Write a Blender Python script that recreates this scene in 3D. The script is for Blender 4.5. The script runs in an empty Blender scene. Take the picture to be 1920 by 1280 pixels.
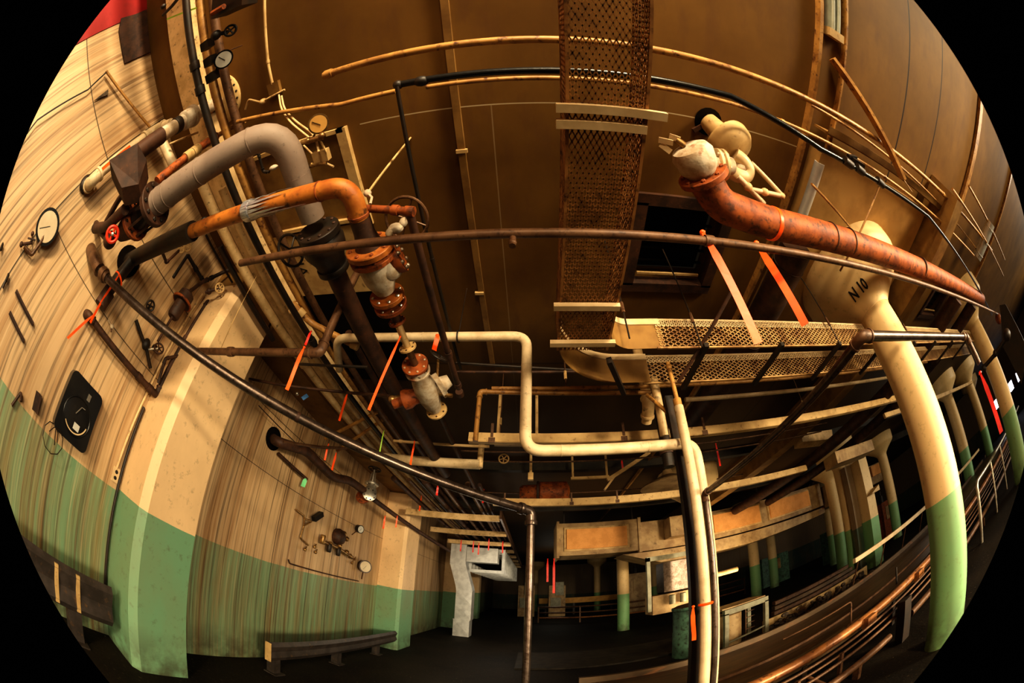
import bpy, bmesh, math, random
from mathutils import Vector as V, Matrix, Quaternion
random.seed(7)
PI = math.pi
S = bpy.context.scene
C = S.collection
rnd = random.uniform

# ------------------------------------------------------------------ camera
FPX, CX, CY = 681.74, 960.0, 640.0
H = 1.6
PITCH, ROLL, YAW = 0.697430, 0.046331, -0.081985
EYE = V((0, 0, H))
def cam_axes():
    cp, sp, cy, sy = math.cos(PITCH), math.sin(PITCH), math.cos(YAW), math.sin(YAW)
    f = V((sy*cp, cy*cp, sp)); r = V((cy, -sy, 0)); u = r.cross(f)
    cr, sr = math.cos(ROLL), math.sin(ROLL)
    return cr*r + sr*u, -sr*r + cr*u, f
AR, AU, AF = cam_axes()
cd = bpy.data.cameras.new('camera'); cam = bpy.data.objects.new('camera', cd); C.objects.link(cam)
cd.type = 'PANO'
cd.sensor_fit = 'HORIZONTAL'; cd.sensor_width = 22.2; cd.sensor_height = 14.8
cyc = cd.cycles if hasattr(cd, 'cycles') and hasattr(cd.cycles, 'panorama_type') else cd
for tgt in (cd, getattr(cd, 'cycles', None)):
    if tgt is None: continue
    try:
        tgt.panorama_type = 'FISHEYE_EQUISOLID'
        tgt.fisheye_lens = FPX/1920*22.2
        tgt.fisheye_fov = math.radians(186.0)
    except Exception: pass
cam.matrix_world = Matrix(((AR.x, AU.x, -AF.x, EYE.x), (AR.y, AU.y, -AF.y, EYE.y), (AR.z, AU.z, -AF.z, EYE.z), (0, 0, 0, 1)))
cd.clip_start = 0.02; cd.clip_end = 200
S.camera = cam

def ray(px):
    dx, dy = px[0]-CX, -(px[1]-CY); r = math.hypot(dx, dy) + 1e-9
    th = 2*math.asin(min(1, r/(2*FPX)))
    return (math.cos(th)*AF + math.sin(th)*dx/r*AR + math.sin(th)*dy/r*AU).normalized()
def at(px, **k):
    "point of the sight line of a photo position on a plane x=, y=, z= or at horizontal distance d="
    v = ray(px); a, c = list(k.items())[0]
    if a == 'd': return EYE + v*(c/math.hypot(v.x, v.y))
    i = 'xyz'.index(a); return EYE + v*((c-EYE[i])/v[i])
AX = {'x': V((1, 0, 0)), 'y': V((0, 1, 0)), 'z': V((0, 0, 1))}
def al(P, ax, px):
    "from P go along an axis until nearest to the sight line through px"
    d1 = AX[ax] if isinstance(ax, str) else ax.normalized(); d2 = ray(px); P = V(P)
    w = P-EYE; b = d1.dot(d2); t = (b*d2.dot(w)-d1.dot(w))/(1-b*b)
    return P+d1*t

# ------------------------------------------------------------------ materials
def nodes(m):
    m.use_nodes = True; nt = m.node_tree; nt.nodes.clear(); return nt
def N(nt, t, **kw):
    n = nt.nodes.new(t)
    for k, v in kw.items(): setattr(n, k, v)
    return n
def noise(nt, pos, scale, sc=(1, 1, 1), detail=4, rough=.6):
    mp = N(nt, 'ShaderNodeMapping'); mp.inputs['Scale'].default_value = sc
    nt.links.new(pos, mp.inputs[0])
    n = N(nt, 'ShaderNodeTexNoise'); n.inputs['Scale'].default_value = scale
    n.inputs['Detail'].default_value = detail; n.inputs['Roughness'].default_value = rough
    nt.links.new(mp.outputs[0], n.inputs['Vector']); return n.outputs['Fac']
def ramp(nt, fac, a, b):
    r = N(nt, 'ShaderNodeMapRange'); r.inputs['From Min'].default_value = a; r.inputs['From Max'].default_value = b
    nt.links.new(fac, r.inputs['Value']); return r.outputs[0]
def mixc(nt, fac, a, b):
    m = N(nt, 'ShaderNodeMix', data_type='RGBA')
    for s, x in ((0, fac), (6, a), (7, b)):
        if hasattr(x, 'is_linked') or hasattr(x, 'links'): nt.links.new(x, m.inputs[s])
        elif s == 0: m.inputs[0].default_value = x
        else: m.inputs[s].default_value = (*x[:3], 1)
    return m.outputs[2]
def math_(nt, op, a, b=None):
    m = N(nt, 'ShaderNodeMath', operation=op)
    for i, x in enumerate((a, b)):
        if x is None: continue
        if hasattr(x, 'links'): nt.links.new(x, m.inputs[i])
        else: m.inputs[i].default_value = x
    return m.outputs[0]
def finish(nt, col, rough=.6, metal=0., bump=None, bs=.3, bd=.004, spec=.5, emis=None):
    b = N(nt, 'ShaderNodeBsdfPrincipled'); o = N(nt, 'ShaderNodeOutputMaterial')
    if hasattr(col, 'links'): nt.links.new(col, b.inputs['Base Color'])
    else: b.inputs['Base Color'].default_value = (*col, 1)
    if hasattr(rough, 'links'): nt.links.new(rough, b.inputs['Roughness'])
    else: b.inputs['Roughness'].default_value = rough
    b.inputs['Metallic'].default_value = metal
    b.inputs['Specular IOR Level'].default_value = spec
    if bump is not None:
        bn = N(nt, 'ShaderNodeBump'); bn.inputs['Strength'].default_value = bs; bn.inputs['Distance'].default_value = bd
        nt.links.new(bump, bn.inputs['Height']); nt.links.new(bn.outputs[0], b.inputs['Normal'])
    if emis:
        b.inputs['Emission Color'].default_value = (*emis[:3], 1); b.inputs['Emission Strength'].default_value = emis[3]
    nt.links.new(b.outputs[0], o.inputs[0])
def mat(name, c1, c2=None, scale=6, lo=.42, hi=.62, rough=.6, metal=0., c3=None, s3=30, lo3=.55, hi3=.7, stretch=(1, 1, 1), bump=.3, bd=.003, emis=None, spec=.5):
    m = bpy.data.materials.new(name); nt = nodes(m)
    pos = N(nt, 'ShaderNodeNewGeometry').outputs['Position']
    n1 = noise(nt, pos, scale, stretch)
    col = mixc(nt, ramp(nt, n1, lo, hi), c1, c2 if c2 else tuple(x*.7 for x in c1))
    n3 = noise(nt, pos, s3, stretch)
    if c3: col = mixc(nt, ramp(nt, n3, lo3, hi3), col, c3)
    finish(nt, col, rough, metal, n3, bump, bd, spec, emis); return m

CREAM = (.64, .45, .26); GREEN = (.22, .355, .21)
def two_tone(name, cream, green, z0, streak, dirt, wall=False):
    m = bpy.data.materials.new(name); nt = nodes(m)
    pos = N(nt, 'ShaderNodeNewGeometry').outputs['Position']
    sx = N(nt, 'ShaderNodeSeparateXYZ'); nt.links.new(pos, sx.inputs[0])
    wob = noise(nt, pos, 3.0, (1, 1, 1))
    zz = math_(nt, 'ADD', sx.outputs[2], math_(nt, 'MULTIPLY', math_(nt, 'SUBTRACT', wob, .5), .012))
    up = math_(nt, 'GREATER_THAN', zz, z0)
    col = mixc(nt, up, green, cream)
    blot = noise(nt, pos, 1.3, (1, 1, .6), 5)
    col = mixc(nt, math_(nt, 'MULTIPLY', ramp(nt, blot, .42, .68), .35*dirt), col, (.30, .19, .09))
    if streak > 0:
        s1 = noise(nt, pos, 1.0, (7, 7, .22), 6, .65)
        col = mixc(nt, math_(nt, 'MULTIPLY', ramp(nt, s1, .47, .66), .55*streak), col, (.30, .135, .035))
        s4 = noise(nt, pos, 1.0, (2.2, 2.2, .30), 5, .6)
        col = mixc(nt, math_(nt, 'MULTIPLY', ramp(nt, s4, .48, .68), .36*streak), col, (.22, .12, .05))
        s5 = noise(nt, pos, 1.0, (16, 16, .4), 3, .6)
        col = mixc(nt, math_(nt, 'MULTIPLY', ramp(nt, s5, .60, .70), .6*streak), col, (.20, .07, .015))
        s2 = noise(nt, pos, 1.0, (34, 34, .5), 4, .6)
        col = mixc(nt, math_(nt, 'MULTIPLY', ramp(nt, s2, .52, .66), .70*streak), col, (.10, .06, .03))
        s3 = noise(nt, pos, 1.0, (70, 70, 1.2), 3, .6)
        col = mixc(nt, math_(nt, 'MULTIPLY', ramp(nt, s3, .5, .7), .25*streak), col, (.86, .68, .42))
    else:
        s2 = noise(nt, pos, 14, (1, 1, 1.0), 5, .7)
        col = mixc(nt, math_(nt, 'MULTIPLY', ramp(nt, s2, .57, .72), .5*dirt), col, (.12, .08, .04))
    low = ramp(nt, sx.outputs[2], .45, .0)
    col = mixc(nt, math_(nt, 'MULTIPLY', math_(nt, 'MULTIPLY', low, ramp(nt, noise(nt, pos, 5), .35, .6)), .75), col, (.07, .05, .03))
    if wall:
        for val, ax, w in ((-.35, 1, .006), (3.045, 2, .005), (2.38, 2, .004), (3.62, 1, .006), (5.05, 1, .006)):
            ln = math_(nt, 'LESS_THAN', math_(nt, 'ABSOLUTE', math_(nt, 'SUBTRACT', sx.outputs[ax], val)), w)
            if ax == 2 and val < 3: ln = math_(nt, 'MULTIPLY', ln, math_(nt, 'GREATER_THAN', sx.outputs[1], -.35))
            col = mixc(nt, math_(nt, 'MULTIPLY', ln, .85), col, (.03, .02, .01))
    finish(nt, col, .55, 0, blot, .2, .01)
    return m
M = {}
M['wall'] = two_tone('streaked_wall_paint', CREAM, GREEN, 1.345, 1.0, 1.0, True)
M['pilaster'] = two_tone('pilaster_paint', (.80, .57, .33), (.20, .36, .22), 1.37, 0.0, .8)
M['column'] = two_tone('column_paint', (.74, .54, .28), (.22, .42, .20), 1.30, 0.0, .7)
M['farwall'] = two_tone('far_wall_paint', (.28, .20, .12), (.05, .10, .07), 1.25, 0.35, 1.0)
M['red'] = mat('red_paint', (.33, .012, .010), (.22, .008, .006), 3)
M['amber'] = mat('amber_dial', (.78, .46, .15), (.66, .38, .12), 4, rough=.4)
def ceil_mat():
    m = bpy.data.materials.new('brown_ceiling_paint'); nt = nodes(m)
    pos = N(nt, 'ShaderNodeNewGeometry').outputs['Position']
    sx = N(nt, 'ShaderNodeSeparateXYZ'); nt.links.new(pos, sx.inputs[0])
    col = mixc(nt, ramp(nt, noise(nt, pos, 1.1, (1, 1, 1), 5), .35, .7), (.215, .112, .026), (.135, .066, .014))
    col = mixc(nt, math_(nt, 'MULTIPLY', ramp(nt, noise(nt, pos, 9, (1, .3, 1), 5), .5, .75), .5), col, (.13, .06, .025))
    y, x = sx.outputs[1], sx.outputs[0]
    def line(ax, v, w): return math_(nt, 'LESS_THAN', math_(nt, 'ABSOLUTE', math_(nt, 'SUBTRACT', ax, v)), w)
    l = math_(nt, 'MULTIPLY', line(y, .445, .004), math_(nt, 'LESS_THAN', math_(nt, 'ABSOLUTE', math_(nt, 'SUBTRACT', x, .45)), 1.5))
    col = mixc(nt, math_(nt, 'MULTIPLY', l, .8), col, (.55, .45, .3))
    l = math_(nt, 'MULTIPLY', line(x, -.22, .004), math_(nt, 'GREATER_THAN', y, .445))
    col = mixc(nt, math_(nt, 'MULTIPLY', l, .5), col, (.4, .3, .18))
    for xv in (3.24, 4.02):
        col = mixc(nt, line(x, xv, .012), col, (.03, .015, .008))
    for yv in (2.9, 5.6, 8.1):
        col = mixc(nt, math_(nt, 'MULTIPLY', line(y, yv, .012), .7), col, (.05, .03, .02))
    far_shade = ramp(nt, math_(nt, 'ADD', y, math_(nt, 'MULTIPLY', noise(nt, pos, 2), .6)), 2.3, 3.6)  # low light deeper in the hall, put into the ceiling colour
    col = mixc(nt, math_(nt, 'MULTIPLY', far_shade, .8), col, (.05, .03, .014))
    finish(nt, col, .7, 0, noise(nt, pos, 25), .15, .004, .3); return m
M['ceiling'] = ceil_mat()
M['tan'] = mat('tan_paint', (.27, .15, .042), (.18, .092, .024), 4, rough=.6)
M['tanlight'] = mat('light_tan_paint', (.62, .43, .20), (.46, .30, .13), 4, rough=.6, c3=(.18, .09, .03), s3=18, lo3=.6, hi3=.75)
M['creampipe'] = mat('cream_pipe_paint', (.72, .52, .28), (.54, .37, .18), 7, rough=.5, c3=(.12, .08, .05), s3=22, lo3=.6, hi3=.74)
M['whitepipe'] = mat('off_white_pipe_jacket', (.66, .52, .335), (.50, .38, .23), 6, rough=.5, c3=(.2, .14, .09), s3=35, lo3=.62, hi3=.78)
M['grey'] = mat('grey_insulation', (.29, .22, .175), (.22, .165, .13), 3, rough=.65, c3=(.12, .09, .07), s3=40, lo3=.62, hi3=.78)
M['rust'] = mat('orange_rust', (.36, .10, .02), (.20, .05, .012), 9, rough=.62, c3=(.07, .025, .012), s3=24, lo3=.52, hi3=.68, bump=.5)
M['rustlight'] = mat('bright_rust', (.50, .19, .035), (.31, .09, .02), 7, rough=.5, c3=(.10, .04, .015), s3=20, lo3=.56, hi3=.72, bump=.4)
M['darkrust'] = mat('dark_rust', (.085, .038, .02), (.04, .02, .012), 8, rough=.6, c3=(.15, .06, .02), s3=30, lo3=.6, hi3=.75)
M['steel'] = mat('dark_steel_pipe', (.15, .115, .095), (.09, .065, .05), 10, rough=.33, metal=.75, c3=(.05, .03, .02), s3=45, lo3=.55, hi3=.7)
M['iron'] = mat('black_iron', (.022, .017, .013), (.04, .022, .012), 8, rough=.5)
M['brownpaint'] = mat('brown_painted_pipe', (.46, .25, .075), (.30, .15, .045), 8, rough=.45, c3=(.09, .03, .015), s3=25)
M['brownsteel'] = mat('brown_steel_pipe', (.17, .09, .045), (.10, .05, .025), 9, rough=.5, metal=.2, c3=(.05, .025, .015), s3=40)
M['bronze'] = mat('aged_bronze', (.42, .27, .11), (.22, .12, .05), 20, rough=.38, metal=.7)
M['silver'] = mat('silver_painted_metal', (.62, .58, .50), (.42, .38, .32), 10, rough=.35, metal=.8)
M['galv'] = mat('galvanised_sheet', (.72, .72, .70), (.58, .58, .57), 6, rough=.4, metal=.35, bump=.1)
M['bolt'] = mat('bolt_metal', (.40, .33, .25), (.2, .12, .07), 40, rough=.4, metal=.6)
M['orange'] = mat('orange_tape', (1.0, .13, .01), (.85, .09, .01), 5, rough=.4, emis=(1, .12, .01, .12))  # faint emission added so the tape glows slightly
M['redtape'] = mat('red_tape', (.75, .035, .02), (.6, .02, .01), 5, rough=.4)
M['lime'] = mat('lime_tape', (.45, .75, .08), (.35, .6, .06), 5, rough=.4)
M['mint'] = mat('green_tag', (.25, .75, .35), (.2, .6, .3), 5, rough=.5)
M['blue'] = mat('blue_tag', (.12, .30, .62), (.10, .25, .5), 5, rough=.5)
M['mesh'] = mat('rusty_expanded_metal', (.42, .21, .07), (.24, .11, .035), 9, rough=.55, metal=.2, c3=(.06, .025, .012), s3=18)
M['meshlight'] = mat('pale_expanded_metal', (.46, .29, .12), (.26, .14, .05), 6, rough=.55, c3=(.15, .06, .02), s3=14)
M['white'] = mat('white_enamel', (.68, .52, .31), (.55, .40, .22), 5, rough=.4)
M['dial'] = mat('gauge_dial', (.72, .60, .42), (.62, .50, .34), 4, rough=.4)
M['dialwhite'] = mat('white_gauge_dial', (.70, .68, .62), (.58, .56, .5), 4, rough=.35)
M['black'] = mat('black_enamel', (.012, .012, .013), (.02, .018, .016), 6, rough=.28)
M['soot_dark'] = mat('soot_and_hole_dark', (.006, .004, .003), (.012, .007, .004), 6, rough=.95, spec=.1)  # near-black for soot, and for darkness coloured into openings and rib gaps
M['valvered'] = mat('red_handwheel_paint', (.75, .06, .02), (.55, .04, .02), 15, rough=.4)
M['plaster'] = mat('white_plaster_wrap', (.58, .49, .37), (.42, .31, .20), 14, rough=.8, c3=(.25, .10, .04), s3=9, lo3=.6, hi3=.7, bump=.8, bd=.01)
M['cardboard'] = mat('orange_filter_panel', (.80, .40, .14), (.70, .34, .11), 4, rough=.8, c3=(.3, .15, .06), s3=60, lo3=.6, hi3=.8)
M['duct'] = mat('grimy_cream_duct', (.50, .35, .18), (.33, .21, .10), 3, rough=.6, c3=(.10, .06, .03), s3=7, lo3=.6, hi3=.8)
M['conveyor'] = mat('conveyor_bed_steel', (.13, .085, .045), (.08, .05, .025), 5, rough=.45, metal=.3, c3=(.22, .10, .04), s3=13, stretch=(.3, 3, 1))
M['orangepipe'] = mat('orange_brown_rail', (.42, .19, .065), (.25, .11, .05), 5, rough=.4, metal=.2, c3=(.09, .04, .02), s3=18)
M['debris'] = mat('rubble', (.14, .10, .065), (.05, .035, .025), 20, rough=.8)
M['greenpaint'] = mat('green_machine_paint', (.11, .22, .15), (.06, .11, .08), 6, rough=.5, c3=(.03, .03, .02), s3=12)
M['blackpaint'] = mat('stencil_black', (.01, .008, .006), (.02, .015, .01), 9, rough=.7)
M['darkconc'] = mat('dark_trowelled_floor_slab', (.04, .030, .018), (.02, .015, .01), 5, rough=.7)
M['foil'] = mat('grey_foil_tape', (.62, .62, .64), (.30, .30, .33), 14, rough=.3, metal=.6, stretch=(1, 9, 9))
M['yellow'] = mat('yellow_guard_paint', (.62, .32, .04), (.5, .25, .03), 4, rough=.5)
M['glow'] = mat('bright_window_pane', (.8, .85, 1), (.8, .85, 1), 1, emis=(.85, .85, 1.0, 9))
M['tube'] = mat('dead_fluorescent_tube', (.45, .46, .38), (.3, .3, .25), 4, rough=.3)
def floor_mat():
    m = bpy.data.materials.new('dirty_floor'); nt = nodes(m)
    pos = N(nt, 'ShaderNodeNewGeometry').outputs['Position']
    col = mixc(nt, ramp(nt, noise(nt, pos, .9, (1, 1, 1), 5), .35, .65), (.028, .020, .012), (.012, .009, .006))
    col = mixc(nt, ramp(nt, noise(nt, pos, 26, (1, 1, 1), 3), .60, .70), col, (.06, .045, .028))
    v = N(nt, 'ShaderNodeTexVoronoi'); v.inputs['Scale'].default_value = 14; nt.links.new(pos, v.inputs['Vector'])
    sp = math_(nt, 'MULTIPLY', math_(nt, 'LESS_THAN', v.outputs['Distance'], .10), math_(nt, 'GREATER_THAN', noise(nt, pos, 3), .55))
    col = mixc(nt, sp, col, (.20, .15, .10))
    finish(nt, col, .72, 0, noise(nt, pos, 40), .5, .01, .3); return m
M['floor'] = floor_mat()
M['guard'] = mat('grey_guard_steel', (.075, .06, .052), (.045, .036, .03), 6, rough=.5, c3=(.16, .09, .04), s3=16, lo3=.6, hi3=.75)
M['panel'] = mat('panel_tan_paint', (.46, .28, .10), (.36, .21, .07), 3, rough=.6)
M['tablepaint'] = mat('pale_table_paint', (.34, .32, .22), (.24, .22, .15), 6, rough=.5)

# ------------------------------------------------------------------ mesh helpers
def obj(name, bm, m, parent=None, smooth=True):
    me = bpy.data.meshes.new(name)
    bmesh.ops.recalc_face_normals(bm, faces=bm.faces)
    bm.to_mesh(me); bm.free()
    if smooth:
        for p in me.polygons: p.use_smooth = True
        try: me.set_sharp_from_angle(angle=math.radians(38))
        except Exception: pass
    me.materials.append(M[m] if isinstance(m, str) else m)
    o = bpy.data.objects.new(name, me); C.objects.link(o)
    if parent is not None:
        o.parent = parent; o.matrix_parent_inverse = Matrix.Translation(-parent.location)
    return o
def B(): return bmesh.new()
def tag(o, label, cat, group=None, kind=None):
    o['label'] = label; o['category'] = cat
    if group: o['group'] = group
    if kind: o['kind'] = kind
    return o
def thing(name, loc, label, cat, group=None):
    o = bpy.data.objects.new(name, None); C.objects.link(o); o.location = V(loc); o.empty_display_size = .1
    bpy.context.view_layer.update
    return tag(o, label, cat, group)
def frame(d):
    d = V(d).normalized(); a = V((0, 0, 1)) if abs(d.z) < .9 else V((1, 0, 0))
    u = d.cross(a).normalized(); return u, d.cross(u).normalized(), d
def box(bm, lo, hi):
    lo, hi = V(lo), V(hi)
    vs = [bm.verts.new((x, y, z)) for x in (lo.x, hi.x) for y in (lo.y, hi.y) for z in (lo.z, hi.z)]
    for f in ((0, 1, 3, 2), (4, 6, 7, 5), (0, 4, 5, 1), (2, 3, 7, 6), (0, 2, 6, 4), (1, 5, 7, 3)):
        bm.faces.new([vs[i] for i in f])
    return bm
def bar(bm, a, b, w, h, up=None):
    a, b = V(a), V(b); d = (b-a).normalized()
    up = V(up) if up else (V((0, 0, 1)) if abs(d.z) < .9 else V((0, 1, 0)))
    s = d.cross(up).normalized(); u = s.cross(d).normalized()
    vs = [bm.verts.new(p+s*i*w/2+u*j*h/2) for p in (a, b) for i, j in ((-1, -1), (1, -1), (1, 1), (-1, 1))]
    for f in ((3, 2, 1, 0), (4, 5, 6, 7), (0, 1, 5, 4), (1, 2, 6, 5), (2, 3, 7, 6), (3, 0, 4, 7)):
        bm.faces.new([vs[i] for i in f])
    return bm
def lathe(bm, p, d, prof, seg=20, cap=True):
    "prof: (t along d, radius)"
    u, w, d = frame(d); p = V(p); rings = []
    for t, r in prof:
        rings.append([bm.verts.new(p+d*t+(u*math.cos(k*2*PI/seg)+w*math.sin(k*2*PI/seg))*max(r, 1e-4)) for k in range(seg)])
    for a, b in zip(rings, rings[1:]):
        for k in range(seg): bm.faces.new((a[k], a[(k+1) % seg], b[(k+1) % seg], b[k]))
    if cap: bm.faces.new(rings[0][::-1]); bm.faces.new(rings[-1])
    return bm
def cyl(bm, a, b, r, r2=None, seg=14):
    a, b = V(a), V(b); L = (b-a).length
    return lathe(bm, a, b-a, [(0, r), (L, r if r2 is None else r2)], seg)
def disc(bm, p, d, r, t, seg=24): return lathe(bm, V(p)-V(d).normalized()*t/2, d, [(0, r*.97), (t*.1, r), (t*.9, r), (t, r*.97)], seg)
def rounded(pts, bend):
    pts = [V(p) for p in pts]; out = [pts[0]]
    for i in range(1, len(pts)-1):
        p0, p, p1 = pts[i-1], pts[i], pts[i+1]; a, b = (p0-p), (p1-p)
        k = min(bend, a.length*.48, b.length*.48)
        if k < 1e-4: out.append(p); continue
        s, e = p+a.normalized()*k, p+b.normalized()*k
        n = 7
        for j in range(n+1):
            t = j/n; out.append(s.lerp(p, t).lerp(p.lerp(e, t), t))
    out.append(pts[-1]); return out
def tube(bm, pts, r, seg=12, bend=0, cap=True):
    if bend: pts = rounded(pts, bend)
    pts = [V(p) for p in pts]
    q = [pts[0]]
    for p in pts[1:]:
        if (p-q[-1]).length > 1e-5: q.append(p)
    pts = q; n = len(pts)
    rs = r if isinstance(r, (list, tuple)) else None
    if rs: 
        tot = sum((pts[i+1]-pts[i]).length for i in range(n-1)); acc = 0; rr = []
        for i in range(n):
            rr.append(rs[0]+(rs[1]-rs[0])*acc/tot)
            if i < n-1: acc += (pts[i+1]-pts[i]).length
    else: rr = [r]*n
    tn = []
    for i in range(n):
        t = (pts[min(i+1, n-1)]-pts[max(i-1, 0)]).normalized(); tn.append(t)
    u = frame(tn[0])[0]; rings = []
    for i in range(n):
        if i: 
            qd = tn[i-1].rotation_difference(tn[i]); u = (qd @ u); u = (u-tn[i]*u.dot(tn[i])).normalized()
        w = tn[i].cross(u)
        rings.append([bm.verts.new(pts[i]+(u*math.cos(k*2*PI/seg)+w*math.sin(k*2*PI/seg))*rr[i]) for k in range(seg)])
    for a, b in zip(rings, rings[1:]):
        for k in range(seg): bm.faces.new((a[k], a[(k+1) % seg], b[(k+1) % seg], b[k]))
    if cap: bm.faces.new(rings[0][::-1]); bm.faces.new(rings[-1])
    return bm
def torus(bm, p, d, R, r, seg=24, ss=8):
    u, w, d = frame(d); p = V(p); rings = []
    for i in range(seg):
        a = 2*PI*i/seg; c = u*math.cos(a)+w*math.sin(a)
        rings.append([bm.verts.new(p+c*(R+r*math.cos(b*2*PI/ss))+d*r*math.sin(b*2*PI/ss)) for b in range(ss)])
    for i in range(seg):
        a, b = rings[i], rings[(i+1) % seg]
        for k in range(ss): bm.faces.new((a[k], a[(k+1) % ss], b[(k+1) % ss], b[k]))
    return bm
def ball(bm, p, r, sc=(1, 1, 1), seg=12):
    m = Matrix.Translation(V(p)) @ Matrix.Diagonal((*[r*s for s in sc], 1))
    bmesh.ops.create_uvsphere(bm, u_segments=seg, v_segments=max(6, seg//2+2), radius=1, matrix=m); return bm
def prism(bm, pts, d):
    "extrude closed polygon pts by vector d"
    a = [bm.verts.new(V(p)) for p in pts]; b = [bm.verts.new(V(p)+V(d)) for p in pts]; n = len(pts)
    bm.faces.new(a[::-1]); bm.faces.new(b)
    for i in range(n): bm.faces.new((a[i], a[(i+1) % n], b[(i+1) % n], b[i]))
    return bm
def sheet(bm, rows, th, nrm=None):
    "grid of points to a thin solid sheet"
    vs = [[bm.verts.new(V(p)) for p in r] for r in rows]
    fs = []
    for i in range(len(vs)-1):
        for j in range(len(vs[0])-1):
            fs.append(bm.faces.new((vs[i][j], vs[i+1][j], vs[i+1][j+1], vs[i][j+1])))
    bmesh.ops.recalc_face_normals(bm, faces=fs)
    bmesh.ops.solidify(bm, geom=fs, thickness=th); return bm

_boltcache = {}
def bolts(parent, p, d, R, n, r=.012, h=.018, m='bolt', a0=0.2, root=None):
    u, w, d = frame(d)
    key = (round(r, 4), round(h, 4), m)
    for k in range(n):
        a = a0+2*PI*k/n; c = V(p)+(u*math.cos(a)+w*math.sin(a))*R
        bm = B(); lathe(bm, c-d*h/2, d, [(0, r), (h*.8, r), (h, r*.7)], 6)
        obj('bolt', bm, m, parent, smooth=False)
def sub(parent, o): 
    o.parent = parent; o.matrix_parent_inverse = Matrix.Identity(4) ; return o
def part(t, name, bm, m, parent=None, smooth=True):
    "a part of thing t; or a sub-part when parent is a part of t"
    o = obj(name, bm, m, None, smooth)
    o.parent = parent if parent is not None else t
    if parent is None: o.matrix_parent_inverse = Matrix.Translation(-t.location)
    return o
def flange(t, p, d, R, th, m, nb=8, mb='bolt', br=None, both=True, off=None):
    bm = B(); disc(bm, p, d, R, th)
    f = part(t, 'flange', bm, m)
    u, w, dd = frame(d); br = br or R*.10
    for k in range(nb):
        a = .3+2*PI*k/nb; c = V(p)+(u*math.cos(a)+w*math.sin(a))*R*.80
        b = B(); L = th*1.0+br*1.6
        lathe(b, c-dd*L/2, dd, [(0, br*.7), (br*.3, br), (L-br*.3, br), (L, br*.7)], 6)
        part(t, 'bolt', b, mb, f, False)
    return f
def wheel(t, p, d, R, r, m, spokes=4, parent=None):
    bm = B(); torus(bm, p, d, R, r, 28, 8); u, w, dd = frame(d)
    for k in range(spokes):
        a = 2*PI*k/spokes+.4; c = u*math.cos(a)+w*math.sin(a)
        cyl(bm, V(p), V(p)+c*R, r*.7, seg=6)
    lathe(bm, V(p)-dd*r*1.4, dd, [(0, R*.18), (r*2.8, R*.18)], 8)
    return part(t, 'handwheel', bm, m, parent)
def gauge(p, d, r, label, case='black', dial='dialwhite', stem=None, group=None, depth=.5, cat='gauge', name='pressure_gauge'):
    p, d = V(p), V(d).normalized()
    t = thing(name, p, label, cat, group)
    bm = B(); lathe(bm, p-d*r*depth, d, [(0, r*.85), (r*.1, r), (r*depth, r), (r*depth, r*1.06), (r*depth+.006, r*1.06), (r*depth+.006, r*.92)], 28, True)
    part(t, 'case', bm, case)
    bm = B(); lathe(bm, p+d*.0065, d, [(0, r*.88), (.002, r*.88)], 28); dd = part(t, 'dial', bm, dial)
    u, w, _ = frame(d); n = B(); a = (u*.6+w*.8).normalized()
    bar(n, p+d*.0105-a*r*.25, p+d*.0105+a*r*.7, .003, .002, d); part(t, 'needle', n, 'black', None, False)
    if stem:
        bm = B(); tube(bm, [p-d*r*depth*.5]+[V(s) for s in stem], max(.005, r*.13), 8, bend=.02); part(t, 'stem', bm, 'brownsteel' if case != 'bronze' else 'bronze')
    return t

def pipe(name, pts, r, m, label, cat='pipe', bend=None, seg=14, couplings=(), cm=None, elbows=True, group=None, seams=()):
    """a pipe run; couplings = list of (segment, fraction); elbow fittings at the corners become parts"""
    pts = [V(p) for p in pts]
    rr = max(r) if isinstance(r, (list, tuple)) else r
    bend = rr*2.2 if bend is None else bend
    hasparts = bool(couplings) or bool(seams) or (elbows and len(pts) > 2)
    if not hasparts:
        bm = B(); tube(bm, pts, r, seg, bend)
        return tag(obj(name, bm, m), label, cat, group)
    t = thing(name, pts[0], label, cat, group)
    bm = B(); tube(bm, pts, r, seg, bend); part(t, 'pipe_body', bm, m)
    if elbows:
        for i in range(1, len(pts)-1):
            a, p, b = pts[i-1], pts[i], pts[i+1]
            da, db = (a-p).normalized(), (b-p).normalized()
            k = min(bend, (a-p).length*.48, (b-p).length*.48)
            bm = B()
            arc = rounded([p+da*k*1.25, p, p+db*k*1.25], k)
            tube(bm, arc, rr*1.16, seg)
            disc(bm, p+da*k*1.2, da, rr*1.36, rr*.5, seg); disc(bm, p+db*k*1.2, db, rr*1.36, rr*.5, seg)
            part(t, 'elbow', bm, cm or m)
    for s, f in couplings:
        a, b = pts[s], pts[s+1]; c = a.lerp(b, f); d = (b-a).normalized()
        bm = B(); disc(bm, c, d, rr*1.32, rr*2.2, seg); part(t, 'coupling', bm, cm or m)
    for s, f in seams:
        a, b = pts[s], pts[s+1]; c = a.lerp(b, f); d = (b-a).normalized()
        bm = B(); disc(bm, c, d, rr*1.03, .008, 28); part(t, 'seam_band', bm, cm or m)
    return t

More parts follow.
